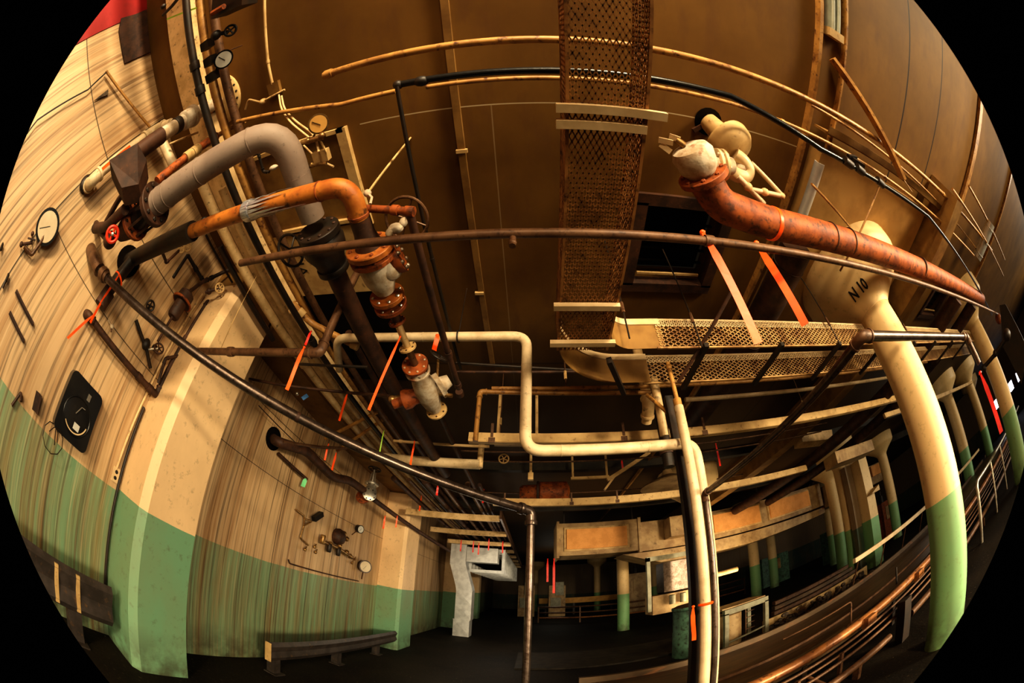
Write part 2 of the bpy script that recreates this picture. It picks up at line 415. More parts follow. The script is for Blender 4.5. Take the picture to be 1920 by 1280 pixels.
def tape(p, L, label, m='orange', w=.02, lean=(0, 0), group=None, knot=True, name='flagging_tape'):
    p = V(p); rows = []; n = 8; a0 = rnd(0, 1.2)
    vw = V((p.x, p.y, 0)).normalized(); side = V((vw.y, -vw.x, 0)); side = (Quaternion((0, 0, 1), (a0-.6)*.5) @ side)
    for i in range(n+1):
        t = i/n; c = p+V((lean[0]*t, lean[1]*t, -L*t))+side.cross(V((0, 0, 1)))*.010*math.sin(t*5+a0)
        s = (Quaternion((0, 0, 1), .5*math.sin(t*2.5)*.6) @ side)*w*(.35+.65*min(1, t*4))/2
        rows.append([c-s, c+s])
    bm = B(); sheet(bm, rows, .0012)
    if not knot: return tag(obj(name, bm, m), label, 'tape', group)
    t = thing(name, p, label, 'tape', group)
    part(t, 'tail', bm, m)
    bm = B(); ball(bm, p+V((0, 0, .004)), w*.42, (1, 1, .8), 8); part(t, 'knot', bm, m)
    return t

# ================================================================== SETTING
ZC = 3.75
def struct(name, bm, m, smooth=False):
    o = obj(name, bm, m, None, smooth); o['kind'] = 'structure'; return o
XW = -2.95; XR = 24.0; YF = 29.0; YB = -9.0
struct('floor', box(B(), (XW-.2, YB, -.2), (XR+.2, YF+.2, 0)), 'floor')
bm = B()
# ceiling slab with two square openings
for lo, hi in (((XW-.2, YB), (.70, YF)), ((1.45, YB), (6.05, YF)), ((6.95, YB), (XR+.2, YF)), ((.70, YB), (1.45, 1.04)), ((.70, 1.86), (1.45, YF)), ((6.05, YB), (6.95, 1.2)), ((6.05, 2.0), (6.95, YF))):
    box(bm, (lo[0], lo[1], ZC), (hi[0], hi[1], ZC+.25))
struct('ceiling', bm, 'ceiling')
struct('wall_left', box(B(), (XW-.2, -1.6, 0), (XW, YF, ZC)), 'wall')
struct('wall_left.001', box(B(), (XW-.2, YB, 0), (XW+.01, -1.6, ZC)), 'red')
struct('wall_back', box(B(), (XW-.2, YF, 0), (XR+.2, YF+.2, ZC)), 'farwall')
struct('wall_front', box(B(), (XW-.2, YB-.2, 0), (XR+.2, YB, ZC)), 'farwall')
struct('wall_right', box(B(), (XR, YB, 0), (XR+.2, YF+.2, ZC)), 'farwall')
# edge beam along the left wall
bm = B(); box(bm, (-2.456, YB, 3.60), (-2.21, 7.9, ZC)); struct('trim_1', bm, 'creampipe')
bm = B(); box(bm, (XW, 2.0, 3.45), (-2.47, 7.9, ZC)); struct('trim_2', bm, 'tan')
# battens on the ceiling running away from the camera
n = 3
for x, w, h, y0, y1, m in ((-.42, .045, .03, YB, 2.9, 'tan'), (1.93, .035, .06, YB, 12, 'brownpaint'), (2.22, .02, .05, YB, .36, 'brownpaint'), (5.45, .14, .05, YB, 12, 'brownpaint'), (8.2, .1, .05, YB, 12, 'brownpaint')):
    bm = B(); box(bm, (x-w/2, y0, ZC-h), (x+w/2, y1, ZC)); struct('trim_%d' % n, bm, m); n += 1
# clips on the batten
# dark transverse beams further into the hall
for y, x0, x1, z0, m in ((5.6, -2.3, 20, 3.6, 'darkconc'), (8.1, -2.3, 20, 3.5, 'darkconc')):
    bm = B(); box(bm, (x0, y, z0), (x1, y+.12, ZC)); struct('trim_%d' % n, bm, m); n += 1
# far side low partition on the right side of the hall, cream over green
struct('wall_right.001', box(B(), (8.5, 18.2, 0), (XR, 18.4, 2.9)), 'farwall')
# windows on the far right wall
k = 1
for y in (2.6, 3.4, 4.9):
    bm = B(); box(bm, (XR-.06, y, 1.35), (XR-.02, y+.34, 1.85))
    w = struct('window_%d' % k, bm, 'glow'); k += 1
    fb = B()
    for a, b in (((XR-.1, y-.04, 1.31), (XR, y+.38, 1.35)), ((XR-.1, y-.04, 1.85), (XR, y+.38, 1.89)), ((XR-.1, y-.04, 1.35), (XR, y, 1.85)), ((XR-.1, y+.34, 1.35), (XR, y+.38, 1.85))):
        box(fb, a, b)
    o = obj('window_frame', fb, 'black', None, False); o.parent = w

# ================================================================== PILASTERS
def pilaster(y0, y1, z1, label, group=None):
    t = thing('pilaster', (-2.7, y0, 0), label, 'pilaster', group); t['kind'] = 'structure'
    bm = B(); c = .06
    prism(bm, [(XW, y0, 0), (-2.45-c, y0, 0), (-2.45, y0+c, 0), (-2.45, y1, 0), (XW, y1, 0)], (0, 0, z1))
    part(t, 'shaft', bm, 'pilaster', None, False)
    part(t, 'head_block', box(B(), (XW, y0+.02, z1), (-2.47, y1-.01, ZC)), 'tan', None, False)
    return t
pilaster(1.38, 1.95, 3.42, 'wide cream and green wall pilaster nearest the camera, dark pipe crossing it')
pilaster(6.95, 7.78, 3.42, 'cream and green wall pilaster just before the silver duct drop')
pilaster(12.6, 13.2, 3.3, 'pilaster on the left wall just beyond the silver duct drop')
pilaster(17.6, 18.3, 3.3, 'farthest pilaster on the left wall under the ribbed duct')

# ================================================================== COLUMNS
def curved_text(txt, size, base, rfun, z0, az, tilt, parent, t):
    cu = bpy.data.curves.new('letters', 'FONT'); cu.body = txt; cu.size = size; cu.align_x = 'CENTER'; cu.align_y = 'CENTER'; cu.offset = size*.025
    cu.resolution_u = 2
    to = bpy.data.objects.new('tmp', cu); C.objects.link(to)
    dg = bpy.context.evaluated_depsgraph_get(); me = bpy.data.meshes.new_from_object(to.evaluated_get(dg))
    bpy.data.objects.remove(to); bpy.data.curves.remove(cu)
    bm = B(); bm.from_mesh(me); bpy.data.meshes.remove(me)
    for _ in range(1): bmesh.ops.subdivide_edges(bm, edges=[e for e in bm.edges if e.calc_length() > size*.25], cuts=2)
    bmesh.ops.triangulate(bm, faces=bm.faces)
    ct, st = math.cos(tilt), math.sin(tilt)
    for v in bm.verts:
        u, w = v.co.x*ct-v.co.y*st, v.co.x*st+v.co.y*ct
        z = z0+w; r = rfun(z)+.004; a = az+u/max(r, .05)
        v.co = V((base[0]+r*math.cos(a), base[1]+r*math.sin(a), z))
    fs = list(bm.faces)
    o = part(t, 'stencil', bm, 'blackpaint', parent, False); return o
def column(x, y, label, r=.195, cap=True, txt=None, panel=True, near=False, group=None, z1=ZC):
    t = thing('column', (x, y, 0), label, 'column', group)
    bm = B(); zn = 3.10 if cap else z1
    lathe(bm, (x, y, 0), (0, 0, 1), [(0, r*1.02), (.03, r), (zn+.02, r)], 40 if near else 20)
    part(t, 'shaft', bm, 'column')
    if cap:
        zp = 3.6 if panel else z1
        prof = [(zn-.03, r*1.03), (zn, r*1.08), (3.115, r*1.12), (3.22, .335), (3.40, .59), (3.44, .62), (3.47, .63), (zp, .64)]
        bm = B(); lathe(bm, (x, y, 0), (0, 0, 1), [(a, b) for a, b in prof], 48 if near else 20)
        cp = part(t, 'capital', bm, 'column')
        if txt:
            def rf(z):
                for (a, b), (c, d) in zip(prof, prof[1:]):
                    if a <= z <= c: return b+(d-b)*(z-a)/(c-a)
                return .67
            az = math.atan2(-y, -x)-.02
            curved_text(txt, .105, (x, y), rf, 3.215, az, 0.0, cp, t)
    if cap and panel:
        bm = B(); box(bm, (x-1.03, y-1.03, 3.6), (x+1.03, y+1.06, z1-.001)); part(t, 'drop_panel', bm, 'panel', None, False)
    return t
column(3.07, 1.42, 'thick round column stencilled N 10, cream above green, nearest the camera', near=True, txt='N 10')
column(7.75, 1.42, 'round column stencilled N 11 at the right edge, second from the camera', near=True, txt='N 11', panel=False)
column(3.1, 6.65, 'column behind the twin white vertical pipes with flared capital', panel=False)
column(2.85, 11.85, 'cream and green column standing left of the tank under the hung duct', cap=True, panel=False)
column(4.05, 23.8, 'slim column far back beyond the yellow rail', r=.22, panel=False)
cg = 'round columns in the far right part of the hall'
for x, y, l, r in ((7.6, 11.45, 'cream and green column behind the steel table frame', .2), (9.6, 13.0, 'column one place behind the column by the table frame', .2),
                (11.5, 11.1, 'slim column left of the pair near the square post', .2), (9.15, 8.45, 'pale column just left of the dark round pipe column', .2),
                (7.95, 6.85, 'dim round column left of the square cream post, white rail end before it', .2), (11.7, 7.7, 'bright sunlit column left of the big N 10 column', .2),
                (12.4, 4.45, 'sunlit column seen between N 10 and N 11', .22), (16.5, 7.2, 'column in the right background behind the white rail', .2), (20.0, 5.5, 'thin distant column near the bright window', .2),
                (14.5, 4.0, 'distant column right of the N 10 column', .2), (6.4, 19.5, 'thin distant column in the background behind the tank', .2), (.2, 26.0, 'distant thin column by the pale cabinets', .2)):
    column(x, y, l, r=r, panel=False, group=cg)
t = thing('square_post', (8.2, 6.25, 0), 'square cream and green post with a sloping bracket', 'post')
part(t, 'shaft', box(B(), (8.0, 6.1, 0), (8.4, 6.5, 2.95)), 'column', None, False)
part(t, 'bracket', prism(B(), [(7.95, 6.08, 1.9), (8.4, 6.08, 1.9), (8.4, 6.08, 2.05)], (0, -.2, 0)), 'tanlight', None, False)
t = thing('square_post', (8.0, 6.6, 0), 'dark square post between the dim column and cream post', 'post')
part(t, 'shaft', box(B(), (7.70, 6.42, 0), (7.96, 6.60, 2.95)), 'farwall', None, False)

# ================================================================== CEILING OPENINGS
def hatch(x0, x1, y0, y1, label):
    t = thing('ceiling_hatch', ((x0+x1)/2, (y0+y1)/2, ZC), label, 'hatch')
    w = .07; bm = B()
    for lo, hi in (((x0-w, y0-w), (x1+w, y0+.02)), ((x0-w, y1-.02), (x1+w, y1+w)), ((x0-w, y0), (x0+.02, y1)), ((x1-.02, y0), (x1+w, y1))):
        box(bm, (*lo, ZC-.03), (*hi, ZC+.06))
    part(t, 'frame', bm, 'darkrust', None, False)
    bm = B(); box(bm, (x0, y0, ZC+.24), (x1, y1, ZC+.27)); part(t, 'cover', bm, 'soot_dark', None, False)  # near-black closing face puts the opening's darkness into its colour
    bm = B()
    bar(bm, (x0+.05, y1-.09, ZC+.02), (x1-.06, y1-.09, ZC+.02), .02, .015); part(t, 'lip', bm, 'tanlight', None, False)
    bm = B()
    for i in range(1, 6): bar(bm, (x0, y0+(y1-y0)*i/6, ZC+.15), (x1, y0+(y1-y0)*i/6, ZC+.15), .015, .02)
    part(t, 'slat', bm, 'soot_dark', None, False)
    return t
hatch(.76, 1.42, 1.10, 1.84, 'square dark ceiling opening with a rusty frame beside the mesh tray')
hatch(6.1, 6.9, 1.25, 1.95, 'dark ceiling opening at far right beyond the N 10 column')
# recessed panel surround at upper left
t = thing('ceiling_panel', (-1.6, .8, ZC), 'brown ceiling panel edged with a pale frame above the grey pipe', 'panel')
bm = B(); x0, x1, y0, y1 = -2.06, -1.16, .43, 1.16
for lo, hi in (((x0, y0), (x1, y0+.03)), ((x0, y1-.03), (x1, y1)), ((x0, y0), (x0+.03, y1)), ((x1-.05, y0), (x1+.02, y1+.05))): box(bm, (*lo, ZC-.045), (*hi, ZC))
part(t, 'edging', bm, 'tanlight', None, False)
part(t, 'board', box(B(), (x0, y0, ZC-.012), (x1, y1, ZC)), 'tan', None, False)
t = thing('ceiling_panel', (-1.8, 1.5, ZC), 'pale ceiling panel with two black stencilled letters beside twin pipes', 'panel')
part(t, 'board', box(B(), (-2.2, 1.19, ZC-.02), (-1.25, 1.86, ZC)), 'tanlight', None, False)
cu = bpy.data.curves.new('letters', 'FONT'); cu.body = 'JA'; cu.size = .17
to = bpy.data.objects.new('tmp', cu); C.objects.link(to)
me = bpy.data.meshes.new_from_object(to.evaluated_get(bpy.context.evaluated_depsgraph_get())); bpy.data.objects.remove(to)
bm = B(); bm.from_mesh(me); bpy.data.meshes.remove(me)
for v in bm.verts: v.co = V((-2.02+v.co.y*.9, 1.47+v.co.x, ZC-.022))
part(t, 'stencil', bm, 'blackpaint', None, False)
bm = B(); box(bm, (-2.23, 1.88, ZC-.015), (-1.28, 3.2, ZC)); tag(obj('dark_ceiling_sheet', bm, 'soot_dark', None, False), 'thin black sheet on the ceiling just beyond the stencilled panel', 'board')  # black sheet added where the ceiling goes dark, its colour carries the darkness
# clips on the long batten, thin conduits
for i, (px, l) in enumerate((((866, 283), 'small conduit clip on the ceiling batten, left of the mesh tray'), ((899, 549), 'small conduit clip low on the ceiling batten before the white pipe'))):
    p = at(px, z=ZC-.03); bm = B(); box(bm, p+V((-.035, -.012, -.012)), p+V((.035, .012, .01))); tag(obj('conduit_clip', bm, 'tanlight', None, False), l, 'clip')

# ================================================================== MESH TRAY
def lattice(bm, o, e1, e2, L, W, pitch, slope, w, th):
    "expanded metal: two families of thin strips clipped to rectangle L along e1, W along e2"
    o, e1, e2 = V(o), V(e1).normalized(), V(e2).normalized(); nrm = e1.cross(e2)
    k = slope
    for s in (1, -1):
        i = -int(W/k/pitch)-2
        while i*pitch < L+W/k:
            a = i*pitch
            # line: u = a + s' * v/k
            v0, v1 = 0, W
            f = (lambda v: a+v/k) if s == 1 else (lambda v: a+W/k-v/k)
            u0, u1 = f(v0), f(v1)
            # clip
            lo, hi = v0, v1
            def vat(u): return (u-a)*k if s == 1 else W-(u-a)*k
            for lim in (0, L):
                va = vat(lim)
                if s == 1:
                    if lim == 0: lo = max(lo, va)
                    else: hi = min(hi, va)
                else:
                    if lim == 0: hi = min(hi, va)
                    else: lo = max(lo, va)
            if hi-lo > .003:
                p, q = o+e1*f(lo)+e2*lo, o+e1*f(hi)+e2*hi
                bar(bm, p, q, w, th, nrm)
            i += 1
    return bm
X0, X1, ZB, ZT = .125, .40, 2.84, 3.05
t = thing('mesh_cable_tray', (X0, 0, ZB), 'rusty expanded metal tray hung under the ceiling, turning right and running into the hall', 'cable tray')
part(t, 'mesh_floor', lattice(B(), (X0, -3.2, ZB), (0, 1, 0), (1, 0, 0), 4.75, X1-X0, .042, .52, .005, .004), 'mesh', None, False)
part(t, 'mesh_side', lattice(B(), (X1, -3.2, ZB), (0, 1, 0), (0, 0, 1), 4.75, ZT-ZB, .042, .52, .005, .004), 'mesh', None, False)
part(t, 'mesh_side', lattice(B(), (X0, -3.2, ZB), (0, 1, 0), (0, 0, 1), 4.75, ZT-ZB, .042, .52, .005, .004), 'mesh', None, False)
for x in (X0, X1):
    for z in (ZB, ZT): part(t, 'rail', bar(B(), (x, -3.2, z), (x, 1.55, z), .012, .012), 'mesh', None, False)
YN, YFAR = 1.54, 1.90
for y, nm in ((YN, 'mesh_side'), (YFAR, 'mesh_side')):
    o = part(t, nm, lattice(B(), (.72, y, ZB), (1, 0, 0), (0, 0, 1), 7.4, ZT-ZB, .05, .62, .0065, .005), 'meshlight', None, False)
    part(t, 'rail', bar(B(), (.70, y, ZT+.005), (8.1, y, ZT+.005), .016, .012), 'white', None, False); part(t, 'rail', bar(B(), (.70, y, ZB), (8.1, y, ZB), .012, .012), 'meshlight', None, False)
    part(t, 'bright_strip', lattice(B(), (.72, y-.006, ZT-.05), (1, 0, 0), (0, 0, 1), 7.4, .05, .028, .9, .007, .004), 'white', None, False)
# curved elbow sides
def arc(cx, cy, r, a0, a1, n, z): return [V((cx+r*math.cos(math.radians(a0+(a1-a0)*i/n)), cy+r*math.sin(math.radians(a0+(a1-a0)*i/n)), z)) for i in range(n+1)]
oo = arc(.55, 1.46, .43, 180, 90, 12, ZB); ou = [p+V((0, 0, ZT-ZB)) for p in oo]
oo.append(V((.75, 1.89, ZB))); ou.append(V((.75, 1.89, ZT)))
o = part(t, 'elbow_side', sheet(B(), [oo, ou], .004), 'tan')
ii = arc(.55, 1.40, .15, 180, 90, 8, ZB); iu = [p+V((0, 0, ZT-ZB)) for p in ii]; ii.append(V((.75, 1.545, ZB))); iu.append(V((.75, 1.545, ZT)))
part(t, 'elbow_side', sheet(B(), [ii, iu], .004), 'tan')
for path in (ou, iu):
    bm = B(); rows = [[p+V((0, 0, .012)) for p in path], [p-V((0, 0, .034)) for p in path]]
    sheet(bm, rows, .014); part(t, 'elbow_rim', bm, 'white')
def tray_bracket(bm0, a, b, m='white'):
    bm = B(); bar(bm, a, b, .032, .026); return bm
for y, x0, x1 in ((.27, .085, .47), (.33, .085, .40), (1.20, .09, .41), (1.47, .08, .43)):
    part(t, 'cross_bar', tray_bracket(None, (x0, y, ZB-.02), (x1, y, ZB-.02)), 'white', None, False)
for x in (1.0, 1.62, 2.3, 3.1, 3.9, 4.7, 5.6, 6.6):
    part(t, 'rung', bar(B(), (x, YN-.05, ZB-.02), (x, YFAR+.05, ZB-.02), .03, .03), 'iron', None, False)
bm = B(); bar(bm, (.42, 1.62, ZB-.02), (.58, 1.98, ZB-.02), .03, .04); part(t, 'rung', bm, 'iron', None, False)
gr = 'hanger rods of the mesh tray'
for x, y, zt, l in ((.97, 1.50, 2.84, 'thin tray hanger rod just right of the tray bend'), (2.3, 1.50, 2.84, 'thin tray hanger rod right of the dark diagonal pipe'), (.50, 1.42, 2.84, 'hanger rod with clevis at the inside of the tray bend'), (3.9, 1.52, 2.84, 'thin tray hanger rod beyond the N 10 column')):
    th = thing('hanger_rod', (x, y, ZC), l, 'rod', gr)
    bm = B(); cyl(bm, (x, y, zt-.03), (x, y, ZC), .005, seg=6); part(th, 'rod', bm, 'iron')
    bm = B(); cyl(bm, (x, y, zt+.16), (x, y, zt+.24), .011, seg=6); part(th, 'turnbuckle', bm, 'brownsteel')

# ================================================================== PIPES, UPPER LEFT
# grey insulated pipe
A = at((292, 381), z=2.72); Bc = at((528, 236), z=3.05)
Y1 = al(Bc, 'y', (594, 405))
t = thing('insulated_pipe', A, 'thick grey insulated pipe rising from a bolted flange and bending over', 'pipe')
bm = B(); tube(bm, [A, Bc, Y1], (.082, .068), 28, .20); part(t, 'pipe_body', bm, 'grey')
dA = (Bc-A).normalized()
for f in (.05, .13, .42, .80):
    c = A.lerp(Bc, f); bm = B(); disc(bm, c, dA, .082*(1-f*.12)+.003, .006, 32); part(t, 'seam_band', bm, 'grey')
c = Bc.lerp(Y1, .52); bm = B(); disc(bm, c, (0, 1, 0), .071, .006, 32); part(t, 'seam_band', bm, 'grey')
# basket valve behind its flange
t = thing('cage_valve', A, 'dark bolted cage valve where the grey insulated pipe begins', 'valve')
flange(t, A-dA*.01, dA, .135, .035, 'darkrust', 10, 'iron', .014)
C2 = A-dA*.20
bm = B()
u, w, d = frame(dA)
for k in range(8):
    a = k*2*PI/8; e = (u*math.cos(a)+w*math.sin(a))*.105
    bar(bm, A-dA*.02+e, C2+e, .014, .014)
part(t, 'cage_bar', bm, 'darkrust', None, False)
bm = B(); lathe(bm, A-dA*.19, dA, [(0, .06), (.02, .075), (.12, .06), (.16, .07)], 18); part(t, 'spindle_housing', bm, 'iron')
flange(t, C2, dA, .125, .025, 'rust', 8, 'iron', .010)
bm = B(); lathe(bm, C2-dA*.17, dA, [(0, .05), (.04, .065), (.09, .08), (.16, .10)], 18); part(t, 'bonnet', bm, 'darkrust')
bm = B(); prism(bm, [at((205, 300), x=-1.95), at((258, 268), x=-1.85), at((275, 300), x=-1.85), at((260, 345), x=-1.85), at((228, 352), x=-1.9)], (-.05, .10, 0)); part(t, 'bracket', bm, 'darkrust', None, False)
bm = B(); tube(bm, [at((235, 392), x=-2.0), at((200, 425), x=-2.3), at((178, 428), x=-2.6)], .035, 12, .05); part(t, 'drain_pipe', bm, 'darkrust')
bm = B(); tube(bm, [at((205, 455), x=-2.45), at((192, 430), x=-2.5), at((222, 375), x=-2.3), at((240, 352), x=-2.1)], .022, 10, .04); part(t, 'bypass_pipe', bm, 'darkrust')
# small red-wheel valve
p = at((206, 450), x=-2.3)
t = thing('small_valve', p, 'small rusty valve with a bright red four-lobed handwheel', 'valve')
bm = B(); ball(bm, p, .055, (1, 1, 1), 16); tube(bm, [p, at((185, 428), x=-2.75), at((180, 420), x=XW)], .03, 12, .03); part(t, 'body', bm, 'darkrust')
q = at((211, 439), x=-2.12); dq = (EYE-q).normalized()
bm = B(); cyl(bm, p, q, .012, seg=8); part(t, 'stem', bm, 'rust')
wheel(t, q, dq, .042, .011, 'valvered', 4)
bm = B(); lathe(bm, q, dq, [(0, .012), (.02, .012), (.022, .008)], 6); part(t, 'nut', bm, 'silver')

# orange-brown pipe parallel below
h0 = at((240, 490), x=XW); z2 = h0.z; E1 = al(h0, 'x', (652, 322)); Y2 = al(E1, 'y', (693, 412))
S0 = al(h0, 'x', (352, 412))
t = thing('rusty_pipe', h0, 'orange-brown bare pipe with foil wrap, from the wall and bending away', 'pipe')
bm = B(); tube(bm, [S0, E1, Y2], .044, 22, .13); part(t, 'pipe_body', bm, 'rustlight')
bm = B(); tube(bm, [h0, S0+V((.03, 0, 0))], .062, 18); part(t, 'wall_end', bm, 'iron')
bm = B(); disc(bm, h0+V((.012, 0, 0)), (1, 0, 0), .125, .02, 24); part(t, 'wall_collar', bm, 'soot_dark')
K = al(h0, 'x', (462, 357))
bm = B(); disc(bm, K, (1, 0, 0), .055, .05, 16)
for k in range(16):
    a = k*2*PI/16+.1; L = rnd(.16, .42); e0 = V((0, math.cos(a), math.sin(a)))
    rows = [[K+V((s*L, 0, 0))+(e0+V((0, -math.sin(a), math.cos(a)))*dd*(1-s))*(.049+.004*math.sin(s*9+k)) for dd in (-.22, 0, .22)] for s in (0, .35, .7, 1)]
    sheet(bm, rows, .0015)
part(t, 'foil_wrap', bm, 'foil')
part(t, 'weld_band', disc(B(), al(E1, 'y', (688, 396)), (0, 1, 0), .050, .012, 24), 'rust'); part(t, 'weld_band', disc(B(), al(E1, 'x', (596, 326)), (1, 0, 0), .047, .008, 24), 'rust')
# lower continuation dropping beside the wall hole
P0 = h0+V((.16, 0, -.01)); P1 = al(P0, 'z', (197, 585))
t = thing('drop_pipe', P0, 'thick black pipe stub dropping below the wall hole, orange tape on it', 'pipe')
bm = B(); tube(bm, [P0, P0.lerp(P1, .8)+V((.0, -.01, 0))], .052, 16); part(t, 'pipe_body', bm, 'iron')
bm = B(); tube(bm, [P0.lerp(P1, .72), P1], .062, 16); part(t, 'end_coupling', bm, 'darkrust')

# big black valve on grey pipe
Vp = al(Bc, 'y', (598, 428)); Ve = al(Bc, 'y', (625, 500))
t = thing('gate_valve', Vp, 'bulky black valve body on the grey pipe with a black handwheel', 'valve')
L = (Ve-Vp).length
flange(t, Vp+V((0, .02, 0)), (0, 1, 0), .125, .045, 'iron', 10, 'darkrust', .011)
bm = B(); lathe(bm, Vp, (0, 1, 0), [(0, .09), (L*.2, .115), (L*.30, .13), (L*.5, .125), (L*.75, .095), (L, .085)], 26); part(t, 'body', bm, 'iron')
flange(t, Ve, (0, 1, 0), .098, .04, 'iron', 10, 'darkrust', .010)
wc = at((563, 412), y=Vp.y+.10)
wc = Vp.lerp(Ve, .45)+V((-.26, 0, .02)); 
bm = B(); cyl(bm, Vp.lerp(Ve, .45), wc, .025, .018); part(t, 'bonnet', bm, 'iron')
wheel(t, wc, (1, -.3, 0), .10, .009, 'iron', 4)
# dark continuation
L1e = al(Bc, 'y', (850, 880))
pipe('long_dark_pipe', [Ve, L1e], .062, 'darkrust', 'long dark pipe running away behind the stacked rusty flanges', seg=18)

# stacked relief valve line at z2
ax = (0, 1, 0)
def L2(px): return al(E1, 'y', px)
t = thing('relief_valve', L2((690, 400)), 'heavily rusted valve with white plaster wrap below the bent orange pipe', 'valve')
a, b = L2((690, 402)), L2((700, 462))
bm = B(); lathe(bm, a, ax, [(0, .046), ((b-a).length*.5, .048), ((b-a).length, .07)], 22); part(t, 'neck', bm, 'darkrust')
flange(t, L2((700, 462)), ax, .112, .03, 'rustlight', 8, 'rust', .010)
flange(t, L2((703, 478)), ax, .110, .025, 'rust', 8, 'rust', .010)
a, b = L2((706, 480)), L2((720, 545)); l = (b-a).length
bm = B(); lathe(bm, a, ax, [(0, .08), (l*.25, .085), (l*.6, .078), (l, .05)], 22)
ball(bm, a.lerp(b, .35)+V((.05, 0, .02)), .075, (1, 1, 1), 16); part(t, 'body', bm, 'plaster')
bm = B(); c = a.lerp(b, .3); lathe(bm, c+V((.07, -.01, .03)), (1, -.25, .35), [(0, .06), (.03, .075), (.05, .075)], 20); sf = part(t, 'side_cover', bm, 'rust')
u, w, d = frame((1, -.25, .35))
for k in range(8):
    e = c+V((.07, -.01, .03))+d*.055+(u*math.cos(k*PI/4)+w*math.sin(k*PI/4))*.058; bb = B(); ball(bb, e, .011, (1, 1, 1), 8); part(t, 'bolt', bb, 'bolt', sf)
flange(t, L2((721, 556)), ax, .088, .026, 'rustlight', 8, 'silver', .009)
flange(t, L2((724, 575)), ax, .086, .024, 'rust', 8, 'silver', .008)
bm = B(); tube(bm, [L2((724, 575)), L2((742, 605))], .026, 14); part(t, 'tail_pipe', bm, 'darkrust')
# upper arm with pale handwheel
a = at((688, 392), z=z2+.02); a = L2((688, 392))+V((.02, 0, .03)); b = at((768, 396), y=a.y+.02)
t = thing('branch_valve', a, 'branch valve with large pale handwheel and rag, above the plaster-wrapped valve', 'valve')
bm = B(); tube(bm, [a, b], .017, 12); disc(bm, a.lerp(b, .7), b-a, .023, .03); disc(bm, b, b-a, .022, .04); part(t, 'arm', bm, 'rust')
wc = at((762, 410), z=3.1); bm = B(); cyl(bm, b, wc, .013, seg=10); part(t, 'stem', bm, 'brownsteel')
wheel(t, wc, (.1, .25, 1), .115, .008, 'brownsteel', 4)
rp = at((742, 428), z=2.86)
bm = B(); ball(bm, rp, .03, (1.2, .8, 1.0), 10); ball(bm, rp+V((.03, -.01, .03)), .02, (1, 1, 1.4), 10); ball(bm, rp+V((-.02, .0, -.03)), .018, (1, 1, 1.4), 10); part(t, 'plaster_lump', bm, 'plaster')
# riser from the arm going down the hall
bp = b+V((0, 0, 0)); 
pipe('dropping_pipe', [b, al(b, 'y', (858, 728))], .018, 'darkrust', 'slim dark red pipe running from the branch valve to the square plug', seg=12, couplings=((0, .72), (0, .97)), cm='darkrust')

# further valve cluster
t = thing('valve_train', L2((745, 608)), 'chain of small rusty flanges and couplings below the big relief valve', 'valve')
flange(t, L2((743, 603)), (.2, 1, -.2), .048, .014, 'rust', 6, 'darkrust', .006)
bm = B(); tube(bm, [L2((743, 603)), L2((764, 650))], .020, 12); part(t, 'pipe_body', bm, 'creampipe')
flange(t, L2((763, 652)), (.2, 1, -.3), .052, .014, 'tanlight', 6, 'darkrust', .006)
bm = B(); tube(bm, [L2((764, 652)), L2((780, 688))], .022, 12); part(t, 'pipe_body', bm, 'brownsteel')
flange(t, L2((778, 684)), ax, .082, .022, 'rust', 8, 'plaster', .007)
flange(t, L2((781, 696)), ax, .080, .016, 'plaster', 8, 'plaster', .008)
t = thing('globe_valve', L2((790, 720)), 'pale crusted globe valve with side branches and round dark handwheel', 'valve')
a, b = L2((784, 700)), L2((812, 768)); l = (b-a).length
bm = B(); lathe(bm, a, ax, [(0, .05), (l*.2, .07), (l*.5, .085), (l*.8, .065), (l, .045)], 20); part(t, 'body', bm, 'plaster')
c = a.lerp(b, .5)
bm = B(); lathe(bm, c, (-1, .1, -.35), [(0, .06), (.10, .055), (.13, .07), (.17, .07), (.18, .04), (.25, .04)], 16); part(t, 'side_cap', bm, 'rust')
fl = B(); lathe(fl, c+V((.02, 0, .01)), (1, -.1, .7), [(0, .06), (.06, .06), (.06, .09), (.095, .09), (.095, .055), (.15, .04)], 20); part(t, 'bonnet', fl, 'plaster')
flange(t, b+V((.01, .02, 0)), (.15, 1, -.1), .078, .018, 'tanlight', 6, 'darkrust', .007)
q = at((822, 668), y=c.y); bm = B(); cyl(bm, c+V((.06, 0, .06)), q, .010, seg=8); part(t, 'stem', bm, 'bronze')
wheel(t, q, (.5, -.5, .6), .065, .009, 'iron', 5)
bm = B(); tube(bm, [at((735, 748), y=c.y), at((780, 742), y=c.y)], .022, 12); ball(bm, at((735, 748), y=c.y), .028); part(t, 'side_branch', bm, 'bronze')
bm = B(); tube(bm, [c+V((.05, 0, 0)), at((848, 742), y=c.y)], .014, 10); part(t, 'outlet', bm, 'bronze')
bm = B(); p = at((862, 737), y=c.y+.1); disc(bm, p, (0, 1, 0), .028, .05, 12); tag(obj('pipe_plug', bm, 'darkrust'), 'round rusty end plug on the slim pipe right of the globe valve', 'plug')

# brown pipe from pilaster
h = at((370, 658), x=-2.45); e = al(h, 'x', (600, 654)); up = al(e, 'z', (668, 497))
t = pipe('bent_pipe', [h, e, up], .026, 'brownsteel', 'rust-brown pipe leaving the pilaster and turning straight up', couplings=((0, .36),), cm='brownsteel')
p = al(h, 'x', (412, 655)); bm = B(); cyl(bm, p, at((490, 502), z=3.5), .003, seg=5); tag(obj('hanger_wire', bm, 'tanlight'), 'thin wire holding up the brown pipe by the pilaster', 'wire')

